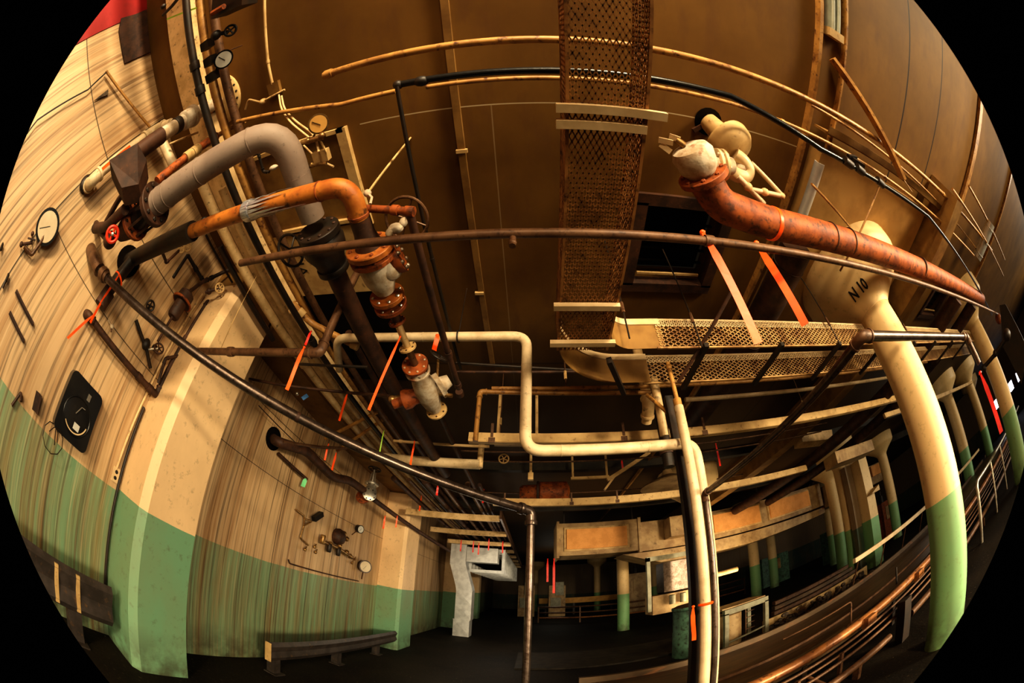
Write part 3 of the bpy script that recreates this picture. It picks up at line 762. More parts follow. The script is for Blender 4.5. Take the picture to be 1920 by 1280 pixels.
# long steel pipe sloping across, then down
w0 = at((170, 468), x=XW); w1 = w0+V((.20, 0, 0)); w1 = at((178, 497), x=-2.72)
j = V((-.01, 2.42, 2.16)); j = at((996, 958), y=2.42)
bot = V((j.x, j.y, 0))
t = thing('long_steel_pipe', w1, 'long shiny dark steel pipe sloping from the left wall to a vertical leg', 'pipe')
bm = B(); tube(bm, [w1, j], .0285, 20); part(t, 'pipe_body', bm, 'steel')
bm = B(); tube(bm, [j, bot], .026, 18); part(t, 'leg', bm, 'steel')
dj = (w1-j).normalized()
bm = B(); tube(bm, rounded([j+dj*.09, j, j-V((0, 0, .09))], .06), .035, 18); disc(bm, j+dj*.085, dj, .041, .03); disc(bm, j-V((0, 0, .085)), (0, 0, 1), .041, .03); part(t, 'elbow', bm, 'steel')
bm = B(); tube(bm, rounded([w1-dj*.08, w1+V((-.01, -.02, .02)), V((w0.x, w0.y, w0.z))], .09), .052, 16); part(t, 'wall_elbow', bm, 'brownsteel')
q = w1.lerp(j, .045); bm = B(); lathe(bm, q-dj*.05, dj, [(0, .038), (.03, .04), (.03, .052), (.08, .052), (.08, .04), (.10, .038)], 10); part(t, 'union', bm, 'brownsteel')
bm = B(); disc(bm, w1.lerp(j, .55), dj, .030, .02); part(t, 'joint_band', bm, 'darkrust')

# wall pipe below
h2 = at((160, 590), x=XW); s = h2+V((.12, 0, 0)); e = al(s, 'y', (295, 738)); u1 = al(e, 'z', (345, 668))
u2 = V((u1.x, u1.y, 3.3))
pipe('wall_pipe', [h2, s, e, al(e, 'z', (338, 680)), ], .027, 'darkrust', 'dark pipe along the left wall from a hole, above the black recorder', couplings=((1, .9), (1, .75)), cm='darkrust')
tt = al(e, 'z', (338, 680))
pipe('riser_pipe', [tt+V((0, 0, .02)), V((tt.x, tt.y, 3.25)), V((tt.x, tt.y+.55, 3.25))], .019, 'darkrust', 'dark riser pipe in the corner left of the pilaster', couplings=((0, .3),), cm='darkrust')
pipe('riser_pipe', [V((tt.x-.04, tt.y+.09, 2.1)), V((tt.x-.04, tt.y+.09, 3.38))], .012, 'brownpaint', 'thin brown conduit riser between wall and pilaster', elbows=False)
pipe('conduit', [at((217, 885), x=-2.935), V((-2.93, 1.33, 2.3)), V((-2.93, 1.33, 3.3))], .012, 'creampipe', 'cream conduit rising from the wall socket in the corner', elbows=False)
a = al(e, 'z', (318, 705)); 
pipe('trap_pipe', [at((297, 718), x=-2.80), at((310, 672), x=-2.80), at((345, 665), x=-2.80), at((352, 655), x=-2.8)], .014, 'darkrust', 'short crooked pipe looping off the corner riser')
# vertical thin chain of valves near the corner
p = at((285, 645), x=-2.88)
t = thing('small_valve', p, 'small dark valve pair with a round pale handwheel, beside long steel pipe', 'valve')
bm = B(); tube(bm, [at((255, 600), x=-2.88), at((275, 655), x=-2.88), at((282, 690), x=-2.88)], .018, 10, .03); ball(bm, at((274, 645), x=-2.88), .04, (1, 1, 1.3)); ball(bm, at((290, 652), x=-2.88), .03); part(t, 'body', bm, 'iron')
bm = B(); cyl(bm, at((278, 655), x=-2.88), at((297, 653), x=-2.80), .01, seg=8); part(t, 'stem', bm, 'silver')
wheel(t, at((298, 653), x=-2.80), (1, -.6, .3), .045, .008, 'darkrust', 5)
p = at((282, 573), x=-2.85)
t = thing('small_valve', p, 'tiny black valve wheel above the long steel pipe', 'valve')
bm = B(); cyl(bm, at((274, 583), x=XW), p, .012, seg=8); ball(bm, at((276, 582), x=-2.9), .022); part(t, 'body', bm, 'iron'); wheel(t, p, (1, 0, -.3), .04, .009, 'iron', 4)
p = at((412, 540), x=-2.60)
t = thing('small_valve', p, 'valve with a pale scalloped handwheel at the top corner of the pilaster', 'valve')
bm = B(); cyl(bm, at((385, 548), x=-2.72), p, .014, seg=8); ball(bm, at((392, 546), x=-2.70), .03); part(t, 'body', bm, 'darkrust'); wheel(t, p, (1, -.6, -.3), .042, .009, 'tanlight', 6)
p = at((210, 612), x=-2.85)
t = thing('small_valve', p, 'small white petcock hanging left of the wall pipe', 'valve')
bm = B(); cyl(bm, at((203, 600), x=XW+.02), p, .008, seg=8); ball(bm, p, .02); part(t, 'body', bm, 'plaster'); bm = B(); cyl(bm, p, at((208, 622), x=-2.83), .006, seg=8); part(t, 'spout', bm, 'darkrust')
# rusty diaphragm canister
c0, c1 = at((325, 597), x=-2.78), at((352, 545), x=-2.78); dc = c1-c0; L = dc.length; c0 = V((c0.x, (c0.y+c1.y)/2, c0.z)); 
t = thing('steam_trap', c0, 'rusty brown flanged canister on the left wall by the pilaster', 'canister')
bm = B(); lathe(bm, c0, (0, 0, 1), [(0, .05), (.02, .062), (L*.55, .062), (L*.55, .1), (L*.62, .1), (L*.62, .085), (L*.9, .08), (L, .04)], 22); part(t, 'body', bm, 'darkrust')
bm = B(); torus(bm, c0+V((0, 0, L*.585)), (0, 0, 1), .1, .012); part(t, 'rim', bm, 'rust')
part(t, 'pipe_stub', cyl(B(), at((388, 523), x=-2.8), c0+V((0, 0, L)), .018, seg=10), 'darkrust'); part(t, 'pipe_stub', cyl(B(), c0, c0-V((0, 0, .25)), .013, seg=10), 'darkrust')
pipe('thin_pipe', [at((352, 478), x=-2.85), at((325, 520), x=-2.85)], .016, 'iron', 'short black pipe stub sloping on the wall above the canister')
pipe('thin_pipe', [at((352, 478), x=-2.85), at((382, 528), x=-2.85), at((430, 505), x=-2.75)], .018, 'iron', 'black bent pipe with a tee above the rusty canister', couplings=((0, .5), (1, .3)), cm='iron')
pipe('thin_pipe', [al(h0, 'x', (298, 452)), at((312, 492), x=-2.6), at((335, 470), x=-2.75)], .013, 'darkrust', 'thin branch pipe dropping from the black wall end of the rusty pipe')
t = thing('small_valve', at((345, 463), x=-2.75), 'pair of pale round gauges and valve wheels above the bent black pipe', 'valve')
wheel(t, at((352, 463), x=-2.72), (1, -.2, -.4), .035, .008, 'tanlight', 6); wheel(t, at((340, 467), x=-2.74), (1, -.2, -.4), .03, .010, 'tanlight', 6); bm = B(); torus(bm, at((356, 447), x=-2.75), (1, -.2, -.4), .03, .005); part(t, 'ring', bm, 'tanlight')
pipe('thick_dark_bar', [at((413, 462), x=-2.36), at((512, 637), x=-2.36)], .026, 'iron', 'thick black pipe lying under the edge beam', seg=12)
pipe('thin_pipe', [V((-2.5, .8, 3.38)), V((-2.5, 1.32, 3.38))], .01, 'iron', 'thin black pipe along the wall top left of the thick black one')
gauge(at((384, 419), x=-2.62), (.9, -.25, -.45), .055, 'small black-rimmed dial gauge tucked under the orange-brown pipe', stem=[at((370, 440), x=-2.75)], depth=1.0)
# left wall gauge
g = at((89, 425), x=-2.86)
gauge(g, (1, .05, -.25), .115, 'large round pressure gauge on the left wall left of the red handwheel', case='black', dial='dial', stem=[at((78, 452), x=-2.88), at((60, 478), x=-2.9), at((45, 462), x=-2.9)], depth=.35)
t = thing('small_valve', at((62, 435), x=-2.9), 'small bronze cock on the piping of the wall gauge', 'valve')
bm = B(); tube(bm, [at((40, 458), x=-2.9), at((60, 455), x=-2.9), at((61, 438), x=-2.9)], .012, 8); ball(bm, at((40, 458), x=-2.9), .02); ball(bm, at((61, 438), x=-2.9), .018); part(t, 'body', bm, 'darkrust')
bm = B(); bar(bm, at((52, 446), x=-2.88), at((66, 450), x=-2.88), .015, .01); part(t, 'lever', bm, 'darkrust')
# recorder box
def yz(px, x): return at(px, x=x)
cy_, cz_ = .75, 1.66
t = thing('chart_recorder', (-2.9, cy_, cz_), 'black rounded chart recorder box with round window on the left wall', 'recorder')
def rrect(w, h, r, n=5):
    o = []
    for cx, cz, a in ((w-r, h-r, 0), (-w+r, h-r, 90), (-w+r, -h+r, 180), (w-r, -h+r, 270)):
        for i in range(n+1): o.append((cx+r*math.cos(math.radians(a+90*i/n)), cz+r*math.sin(math.radians(a+90*i/n))))
    return o
bm = B(); prism(bm, [(XW, cy_+a, cz_+b) for a, b in rrect(.175, .23, .05)], (.12, 0, 0)); part(t, 'case', bm, 'black')
bm = B(); torus(bm, (XW+.122, cy_, cz_-.035), (1, 0, 0), .135, .006, 40); part(t, 'window_ring', bm, 'black')
bm = B(); disc(bm, (XW+.118, cy_, cz_-.035), (1, 0, 0), .13, .008, 40); part(t, 'window', bm, 'black')
bm = B(); rows = []
for i in range(14):
    a = math.radians(-140+i*10); rows.append([V((XW+.124, cy_+r_*math.cos(a), cz_-.035+r_*math.sin(a))) for r_ in (.112, .122)])
sheet(bm, rows, .002); part(t, 'chart_edge', bm, 'white')
part(t, 'name_plate', box(B(), (XW+.124, cy_-.005, cz_-.125), (XW+.127, cy_+.055, cz_-.075)), 'dialwhite', None, False); part(t, 'latch', box(B(), (XW+.12, cy_+.03, cz_+.12), (XW+.13, cy_+.06, cz_+.17)), 'silver', None, False)
bm = B(); bar(bm, (XW+.128, cy_-.02, cz_-.02), (XW+.128, cy_+.015, cz_+.05), .008, .006); bar(bm, (XW+.128, cy_+.015, cz_+.05), (XW+.128, cy_+.05, cz_+.055), .008, .006); part(t, 'pen_arm', bm, 'silver', None, False)
# outlet
p = V((XW+.005, 1.30, 1.46)); t = thing('wall_socket', p, 'small cream wall socket with two dark outlets above the green paint', 'socket')
bm = B(); box(bm, p+V((0, -.035, -.06)), p+V((.02, .035, .06))); part(t, 'plate', bm, 'white', None, False)
for dz in (-.025, .025):
    bm = B(); disc(bm, p+V((.021, 0, dz)), (1, 0, 0), .016, .004, 14); part(t, 'outlet', bm, 'black')
# wall brackets, small fittings at far left
for pa, pb, l in (((18, 585), (45, 640), 'rusty angle bracket on the far left wall, lower one of a pair'), ((30, 545), (62, 608), 'rusty angle bracket on the far left wall, upper one of a pair')):
    a, b = at(pa, x=-2.93), at(pb, x=-2.93); bm = B(); bar(bm, a, b, .03, .02, (1, 0, 0)); bar(bm, a+V((.02, 0, 0)), b+V((.02, 0, 0)), .006, .05, (1, 0, 0)); tag(obj('wall_bracket', bm, 'darkrust', None, False), l, 'bracket')
for pa, pb, l, m in (((5, 540), (17, 512), 'thin iron hook at the far left wall above the brackets', 'iron'), ((22, 760), (40, 735), 'thin hooked rod at far left wall above green paint', 'darkrust'),
                   ((2, 470), (6, 455), 'dark clamp at the extreme left of the wall', 'iron')):
    a, b = at(pa, x=-2.92), at(pb, x=-2.92); bm = B(); tube(bm, [a, b, b+V((.03, .02, -.05))], .012, 8, .02); tag(obj('wall_hook', bm, m), l, 'hook')
bm = B(); a, b = at((64, 770), x=-2.92), at((72, 735), x=-2.92); bar(bm, a, b, .045, .03, (1, 0, 0)); bar(bm, a+V((.02, .03, 0)), b+V((.02, .03, 0)), .02, .03, (1, 0, 0)); tag(obj('wall_bracket', bm, 'darkrust', None, False), 'double rusty bar bracket left of the black recorder', 'bracket')
c = at((92, 815), x=-2.92); bm = B()
tube(bm, [c+V((.01*i, .09*math.cos(i*.7), .10*math.sin(i*.7)))+V((0, .004*i, 0)) for i in range(14)], .004, 6); tube(bm, [c+V((.1, .05, -.02)), at((105, 800), x=-2.9), at((120, 812), x=-2.88)], .005, 6)
tag(obj('wire_coil', bm, 'iron'), 'loose loop of black cable below the recorder box', 'cable')
bm = B(); tube(bm, [at((0, 322+5), x=-2.9), at((70, 225), x=-2.9), at((165, 168), x=-2.9), at((200, 135), x=-2.9)], .008, 6); tag(obj('wall_cable', bm, 'iron'), 'black cable slanting up the bare streaked wall', 'cable')
pipe('wall_strut', [at((199, 133), x=-2.9), at((281, 238), x=-2.86)], .012, 'brownpaint', 'thin brown rod running down the wall to the white pipe', elbows=False)
bm = B(); prism(bm, [(XW, -1.64, 3.43), (XW, -1.62, 3.6), (XW, -1.63, 3.74), (XW, -1.10, 3.74), (XW, -1.11, 3.43), (XW, -1.5, 3.40)], (.02, 0, 0)); tag(obj('bare_patch', bm, 'darkrust', None, False), 'ragged brown board patch at the top of the left wall', 'board')
bm = B(); c = at((193, 178), x=-2.94); prism(bm, [c+V((0, -.02, .06)), c+V((0, .03, .05)), c+V((0, .0, -.1))], (.01, 0, 0)); tag(obj('paint_scab', bm, 'debris', None, False), 'small peeled paint scab high on the left wall', 'paint chip')

# white wall pipe with orange tape, and pipe up to ceiling disc
b0 = at((163, 352), x=XW); b1 = V((-2.80, b0.y, b0.z)); tp = al(b1, 'z', (290, 246)); 
pipe('white_pipe', [b0, b1, tp, tp+V((.22, .05, .03))], .046, 'whitepipe', 'white elbowed pipe standing off the left wall, orange tape along it', cm='whitepipe')
bm = B(); ball(bm, b0+V((.03, -.03, 0)), .065, (.6, 1, 1.2)); tag(obj('pipe_stain', bm, 'iron'), 'black collar where the white pipe leaves the wall', 'collar')
dp = V((-2.15, -.15, 0)); z0 = al(V((dp.x, dp.y, 2)), 'z', (228, 290)).z
t = thing('flaking_riser', (dp.x, dp.y, z0), 'cream and rust flaking riser pipe meeting a round ceiling disc', 'pipe')
bm = B(); cyl(bm, (dp.x, dp.y, z0+.25), (dp.x, dp.y, ZC-.04), .055, seg=22); part(t, 'pipe_body', bm, 'plaster')
zc_ = al(V((dp.x, dp.y, 2)), 'z', (300, 243)).z
bm = B(); cyl(bm, (dp.x, dp.y, z0), (dp.x, dp.y, zc_), .062, seg=18); part(t, 'bare_end', bm, 'darkrust')
zk = al(V((dp.x, dp.y, 2)), 'z', (352, 214)).z
bm = B(); lathe(bm, (dp.x, dp.y, zk-.06), (0, 0, 1), [(0, .062), (.01, .075), (.08, .075), (.085, .088), (.11, .088), (.12, .06)], 20); part(t, 'coupling', bm, 'plaster')
bm = B(); disc(bm, (dp.x, dp.y, zk-.12), (0, 0, 1), .063, .05); part(t, 'black_band', bm, 'iron')
t = thing('ceiling_disc', (dp.x, dp.y, ZC), 'large round riveted disc on the ceiling above the flaking riser', 'plate')
bm = B(); lathe(bm, (dp.x, dp.y, ZC), (0, 0, -1), [(0, .215), (.02, .215), (.04, .19), (.045, .12)], 36); part(t, 'disc', bm, 'tanlight')
for k in range(22):
    a = k*2*PI/22; part(t, 'rivet', ball(B(), (dp.x+.2*math.cos(a), dp.y+.2*math.sin(a), ZC-.03), .010, seg=6), 'iron')
# rusty riser with tees
r0 = V((-1.95, .10, 0)); za = al(r0, 'z', (285, 315)).z; zb = al(r0, 'z', (400, 235)).z
r0.z = za; r1 = V((r0.x, r0.y, zb))
pipe('tee_riser', [r0, r1], .03, 'rust', 'short rusty riser with cream tees behind the grey pipe', couplings=((0, .5), (0, .62), (0, .9)), cm='tanlight')
pipe('thin_pipe', [r1, r1+V((.25, .0, .05))], .018, 'brownpaint', 'short brown stub from the cream tee to the pair of black and brown pipes')
pipe('thin_pipe', [at((318, 270), z=3.3), at((372, 248), z=3.5)], .009, 'tanlight', 'thin cream rod behind the flaking riser')

# twin cream pipes under the edge beam, and neighbours, all running away
pipe('cream_pipe', [V((-2.26, .12, 3.38)), V((-2.26, 10.5, 3.38))], .045, 'creampipe', 'outer fat cream pipe running away under the edge beam', couplings=((0, .22),), seg=16)
pipe('cream_pipe', [V((-2.13, .5, 3.44)), V((-2.13, 10.5, 3.44))], .035, 'creampipe', 'inner fat cream pipe parallel to the one under the edge beam', seg=16)
pipe('black_pipe', [V((-1.76, -2.4, 3.2)), V((-1.76, 9.5, 3.2))], .026, 'iron', 'black pipe with clamps running the length of the left side', couplings=((0, .165), (0, .18), (0, .36)), cm='iron')
pipe('brown_pipe', [V((-1.84, -2.5, 3.40)), V((-1.84, 9.5, 3.40))], .032, 'brownpaint', 'pale brown pipe beside the black pipe, left one of two', seg=14)
pipe('brown_pipe', [V((-1.74, -2.5, 3.42)), V((-1.74, 9.5, 3.42))], .032, 'brownsteel', 'darker brown pipe beside the black pipe, right one of two', seg=14)
pipe('dark_pipe', [V((-1.45, 1.9, 3.3)), V((-1.45, 9.5, 3.3))], .03, 'darkrust', 'dark pipe running away left of the long dark pipe', seg=12)
pipe('dark_pipe', [V((-.86, 2.2, 3.12)), V((-.86, 9.5, 3.12))], .028, 'darkrust', 'dark pipe running away right of the long dark pipe', seg=12)
# clamps hanging from the black pipe top left
for i, (px, l) in enumerate((((382, 90), 'black clamp on the black pipe nearest the top edge'), ((388, 120), 'black clamp with bolt below the first one'), ((392, 150), 'third black clamp just over the ceiling disc'))):
    p = at(px, z=3.25); bm = B(); box(bm, p+V((-.02, -.04, -.01)), p+V((.05, .02, .05))); tag(obj('pipe_clamp', bm, 'iron', None, False), l, 'clamp')
# sprinkler-like heads and black box at top
t = thing('valve_block', at((435, 10), z=3.3), 'black bolted block at the very top left with a shiny pipe end', 'block')
a, b = at((412, 12), z=3.3), at((470, -15), z=3.3); bm = B(); bar(bm, a, b, .16, .14); part(t, 'body', bm, 'iron', None, False)
bm = B(); tube(bm, [at((398, 25), z=3.2), at((420, 12), z=3.2)], .02, 8); part(t, 'rusty_lug', bm, 'rust')
t = thing('small_valve', at((432, 58), z=3.25), 'small black valve with round wheel beside the brown pipe at top left', 'valve')
bm = B(); tube(bm, [at((400, 66), z=3.25), at((428, 60), z=3.3)], .014, 8); ball(bm, at((405, 66), z=3.25), .035); part(t, 'body', bm, 'iron'); wheel(t, at((432, 57), z=3.3), (.7, 0, -.7), .035, .008, 'iron', 4)
gauge(at((419, 111), z=3.28), (.65, .25, -.75), .058, 'black-cased dial gauge beside the brown pipes above the ceiling disc', stem=[at((405, 130), z=3.3)], depth=1.1)
pipe('thin_pipe', [at((424, 97), z=3.4), at((454, 85), z=3.7)], .004, 'darkrust', 'thin wire from the black-cased gauge to the ceiling')
t = thing('sensor_bracket', at((312, 15), z=3.3), 'black twin bracket fitting at the top left corner above the lime tape', 'bracket')
bm = B(); tube(bm, [at((306, 28), z=3.3), at((322, 12), z=3.3), at((335, -4), z=3.3)], .016, 8, .02); ball(bm, at((306, 12), z=3.35), .025); part(t, 'arm', bm, 'iron')
a, b = at((313, 36), z=3.35), at((368, 15), z=3.35); bm = B(); bar(bm, a, b, .014, .003); tag(obj('flagging_tape', bm, 'lime', None, False), 'lime green tape stretched at the top left corner', 'tape')

# ---------------- small piping near the round gauge
g = at((597, 232), z=3.12); gauge(g, (.45, -.1, -1), .05, 'brass-rimmed amber dial gauge above the grey pipe bend', case='bronze', dial='amber', stem=[at((586, 262), z=3.15), at((575, 268), z=3.12)], depth=.6)
t = thing('gauge_manifold', at((595, 285), z=3.1), 'bronze cocks and fittings under the amber dial gauge', 'fitting')
bm = B(); tube(bm, [at((565, 268), z=3.1), at((602, 258), z=3.1)], .014, 10); ball(bm, at((578, 264), z=3.1), .018); ball(bm, at((604, 255), z=3.1), .02); part(t, 'cock', bm, 'bronze')
bm = B(); tube(bm, [at((580, 310), z=3.1), at((612, 306), z=3.1)], .010, 10); ball(bm, at((585, 309), z=3.1), .018); part(t, 'cock', bm, 'bronze')
bm = B(); a = at((602, 292), z=3.12); box(bm, a+V((-.04, -.03, -.02)), a+V((.045, .03, .02))); part(t, 'plate', bm, 'tanlight', None, False)
bm = B(); cyl(bm, at((600, 262), z=3.1), at((612, 285), z=3.1), .006, seg=6); part(t, 'tube', bm, 'tanlight')
for k, (pts, l) in enumerate((([(523, 178), (527, 205), (545, 230), (580, 258)], 'cream curved tubing from the ceiling box to the gauge, left line'), ([(528, 180), (533, 205), (555, 228), (590, 252), (598, 285)], 'cream curved tubing from the ceiling box to the gauge, right line'), ([(562, 265), (585, 288), (598, 300), (625, 312)], 'cream tubing passing under the gauge fittings'))):
    bm = B(); tube(bm, rounded([at(p, z=3.55-.12*i) for i, p in enumerate(pts)], .08), .006, 8); tag(obj('small_tubing', bm, 'creampipe'), l, 'tubing')
t = thing('ceiling_fitting', at((520, 165), z=ZC), 'small cream conduit box and petcock on the ceiling above the grey bend', 'fitting')
bm = B(); a = at((517, 165), z=ZC); box(bm, a+V((-.05, -.05, -.03)), a+V((.05, .05, 0))); part(t, 'box', bm, 'tan', None, False)
bm = B(); tube(bm, [at((534, 168), z=3.65), at((500, 186), z=3.62), at((490, 192), z=3.62), at((466, 186), z=3.62), at((460, 205), z=3.62)], .008, 8, .02); ball(bm, at((493, 190), z=3.62), .022, (1, 1, 1.6)); part(t, 'petcock', bm, 'tanlight')
q0, q1 = at((496, 2), z=3.73), at((503, 120), z=3.73)
pipe('ceiling_conduit', [q1+(q0-q1)*2.5, q1, at((511, 158), z=3.73)], .011, 'tanlight', 'thin conduit on the ceiling leading down to the cream box', elbows=False, couplings=((0, .985),), cm='tanlight')
# bronze wall pipe behind
pipe('hanging_pipe', [at((445, 228), z=3.35), at((640, 196), z=3.35), at((742, 171), z=3.35)], .014, 'brownpaint', 'thin golden brown pipe crossing left of the hanging black rod', elbows=False)
pipe('thin_pipe', [at((465, 290), z=3.2), at((484, 286), z=3.2), at((494, 322), z=3.2), at((505, 322), z=3.2)], .009, 'iron', 'thin black Z-shaped tube beside the grey pipe')
bm = B(); ball(bm, at((513, 314), z=3.2), .02, (1.6, .8, 1)); tag(obj('plaster_lump', bm, 'plaster'), 'white plaster lump at the end of the black Z-shaped tube', 'plaster')
a, b = at((689, 362), z=2.9), at((770, 258), z=ZC); bm = B(); cyl(bm, a, b, .006, seg=6); tag(obj('tie_rod', bm, 'tanlight'), 'thin pale tie rod from the orange bend up to the ceiling', 'rod')
bm = B(); ball(bm, a, .018); tube(bm, [a, a+V((.03, .01, -.03)), a+V((.035, .02, -.07))], .006, 6); tag(obj('string_knot', bm, 'plaster'), 'white knotted string where the tie rod meets the orange pipe', 'string')

# ================================================================== CEILING CROSS PIPES
def xrun(z, y, xa, xb): return [V((xa, y, z)), V((xb, y, z))]
p = at((1000, 73), z=3.45); ya = p.y
pipe('overhead_pipe', [V((at((606, 138), z=3.45).x, ya, 3.45)), V((7.5, ya+.02, 3.45))], .021, 'brownpaint', 'long golden pipe crossing the whole ceiling nearest the camera', couplings=((0, .004), (0, .43), (0, .6)), cm='brownpaint')
p = at((995, 132), z=3.3); xl = at((747, 163), z=3.3).x
t = thing('black_hose_pipe', V((xl, p.y, 3.3)), 'black pipe crossing the ceiling then descending to the right with fittings', 'pipe')
pts = [V((xl, p.y, 3.3)), V((.9, p.y, 3.3)), at((1369, 180), z=3.28), at((1537, 278), z=3.22), at((1620, 325), z=3.2), at((1740, 405), z=3.18), at((1860, 590), z=3.1)]
bm = B(); tube(bm, pts, .018, 12); part(t, 'pipe_body', bm, 'black')
for f in ((1590, 305), (1612, 318), (1650, 342)):
    c = at(f, z=3.2); bm = B(); disc(bm, c, (1, .15, 0), .03, .09); part(t, 'union', bm, 'iron')
c = at((790, 152), z=3.3); part(t, 'tee', ball(B(), c, .028, (1.4, 1, 1)), 'iron'); part(t, 'corner_fitting', ball(B(), pts[0], .026), 'iron')
t = thing('small_valve', at((1605, 300), z=3.25), 'small black valve assembly on the black pipe at upper right', 'valve')
bm = B(); bar(bm, at((1590, 293), z=3.27), at((1605, 296), z=3.27), .03, .03); bar(bm, at((1598, 300), z=3.25), at((1618, 312), z=3.22), .04, .05); cyl(bm, at((1597, 294), z=3.27), at((1606, 305), z=3.24), .012, seg=6); part(t, 'body', bm, 'iron', None, False)
p2 = at((1009, 146), z=3.42)
pipe('overhead_pipe', [V((xl+.1, p2.y, 3.42)), V((1.2, p2.y, 3.42)), V((6.2, p2.y+.15, 3.40))], .013, 'brownpaint', 'thin golden brown pipe running just below the black one across the ceiling', elbows=False, couplings=((1, .05), (1, .3)), cm='brownpaint')
hx = V((xl, p.y, 3.3))
# hanging rod black & second going away
pipe('black_rod_pipe', [V((xl, .19, 3.28)), V((xl+.02, 2.25, 3.22))], .011, 'iron', 'slim black pipe running away from the corner of the black ceiling pipe', couplings=((0, .5),), cm='iron')
# the two lower right parallels
pipe('overhead_pipe', [at((1520, 196), z=3.55), V((7.2, .32, 3.5))], .012, 'brownpaint', 'thin golden pipe beyond the batten at upper right')
# bottom horizontal steel pipe
yl = .70
t = pipe('crossing_steel_pipe', [V((at((452, 495), z=2.69).x, yl, 2.69)), V((7.4, yl+.02, 2.69))], .0185, 'brownsteel', 'long dark steel pipe crossing the view in front of valves, tray and hatch', couplings=((0, .235),), cm='brownsteel')
c = at((961, 455), y=yl); bm = B(); cyl(bm, c+V((0, 0, .03)), c-V((0, 0, .02)), .012, seg=10); ball(bm, c+V((0, 0, .0)), .015); tag(obj('sprinkler_fitting', bm, 'brownsteel'), 'small fitting hanging under the middle of the crossing steel pipe', 'fitting')

# ================================================================== BROWN BIG PIPE RIGHT + VALVE
zR = 3.14; yR = .82
R0 = V((at((1318, 330), z=3.22).x, .66, 3.22))
e0 = at((1345, 352), z=3.2); e1 = V((1.25, yR, zR))
t = thing('big_rust_pipe', R0, 'thick orange rusty pipe leaving the white valve and running right', 'pipe')
pts = [at((1322, 338), z=3.20), at((1350, 385), z=3.16), V((1.30, yR, zR)), V((7.3, yR+.05, zR))]
bm = B(); tube(bm, rounded(pts, .16), .098, 28); part(t, 'pipe_body', bm, 'rust')
for x in (1.92, 2.15, 3.6): 
    bm = B(); disc(bm, (x, yR, zR), (1, 0, 0), .1005, .012, 30); part(t, 'weld_band', bm, 'darkrust')
bm = B(); disc(bm, V((1.36, yR, zR)), (1, .1, 0), .1025, .03, 30); part(t, 'tape_wrap', bm, 'orange')
# valve
va = at((1295, 282), z=3.25); vb = at((1322, 335), z=3.22); dv = (vb-va).normalized()
t = thing('flanged_valve', va, 'white painted valve with rusty bolted flange at the head of the big rust pipe', 'valve')
L = (vb-va).length
bm = B(); lathe(bm, va-dv*.03, dv, [(0, .06), (.015, .10), (.05, .12), (L*.75, .11), (L, .08)], 26); part(t, 'body', bm, 'plaster')
flange(t, vb-dv*.02, dv, .145, .035, 'rust', 8, 'rust', .014)
bm = B(); lathe(bm, vb, dv, [(0, .06), (.04, .06), (.08, .09)], 22); part(t, 'neck', bm, 'rust')
bm = B()
for a, b in (((1235, 262), (1262, 268)), ((1238, 270), (1258, 285)), ((1255, 255), (1275, 262))): bar(bm, at(a, z=3.3), at(b, z=3.27), .03, .012)
part(t, 'bracket', bm, 'white', None, False)
bm = B(); lathe(bm, at((1268, 262), z=3.28), at((1282, 272), z=3.26)-at((1268, 262), z=3.28), [(0, .02), (.05, .02)], 12); part(t, 'spindle', bm, 'bronze')
# side pair of white flanges
fa, fb = at((1345, 308), z=3.28), at((1365, 310), z=3.28); df = (fb-fa).normalized()
bm = B(); tube(bm, [va.lerp(vb, .5), fb+df*.02], .05, 18); part(t, 'side_neck', bm, 'plaster')
flange(t, fa, df, .09, .02, 'white', 6, 'plaster', .012); flange(t, fa+df*.032, df, .09, .02, 'white', 6, 'plaster', .012)
# vertical stack to ceiling with bell
bc = at((1375, 277), z=3.52); bx, by = bc.x, bc.y
t = thing('bell_reducer', (bx, by, 3.5), 'cream bell-shaped housing hanging from a pipe through the ceiling', 'housing')
px_ = at((1328, 228), z=ZC); dd = (px_-bc).normalized()
bm = B(); lathe(bm, bc-dd*.06, dd, [(0, .04), (.02, .12), (.06, .155), (.12, .165), (.14, .16), (.15, .08), ((px_-bc).length+.06, .065)], 30); part(t, 'bell', bm, 'tanlight')
bm = B()
for a in ((1300, 245), (1330, 215), (1372, 245)): bar(bm, at(a, z=ZC-.01), px_, .03, .02)
part(t, 'bracket', bm, 'darkrust', None, False)
bm = B(); disc(bm, px_, (0, 0, 1), .10, .01, 18); part(t, 'ceiling_hole', bm, 'soot_dark')
u_pts = [at((1378, 290), z=3.42), at((1392, 300), z=3.40), at((1404, 318), z=3.38), at((1398, 332), z=3.36), at((1378, 328), z=3.34), at((1366, 316), z=3.32)]
t = thing('return_bend', u_pts[0], 'fat white U-shaped return bend below the cream bell', 'pipe')
bm = B(); tube(bm, rounded(u_pts, .05), .045, 16); part(t, 'bend', bm, 'white')
bm = B(); ball(bm, at((1390, 316), z=3.38), .045, (1, 1, .8)); part(t, 'crust', bm, 'plaster')
t = thing('drain_line', at((1382, 330), z=3.3), 'cream small bore drain pipes with valve right of the white flanges', 'pipe')
bm = B(); tube(bm, [at((1382, 330), z=3.3), at((1432, 382), z=3.28)], .019, 10); part(t, 'pipe_body', bm, 'whitepipe')
bm = B(); tube(bm, [at((1408, 355), z=3.29), at((1468, 368), z=3.29), at((1408, 305), z=3.42)], .016, 10, .02); part(t, 'branch', bm, 'whitepipe')
for px, r_ in (((1434, 360), .026), ((1466, 367), .022), ((1402, 350), .028)): part(t, 'fitting', ball(B(), at(px, z=3.29), r_, (1.2, 1, 1)), 'creampipe')

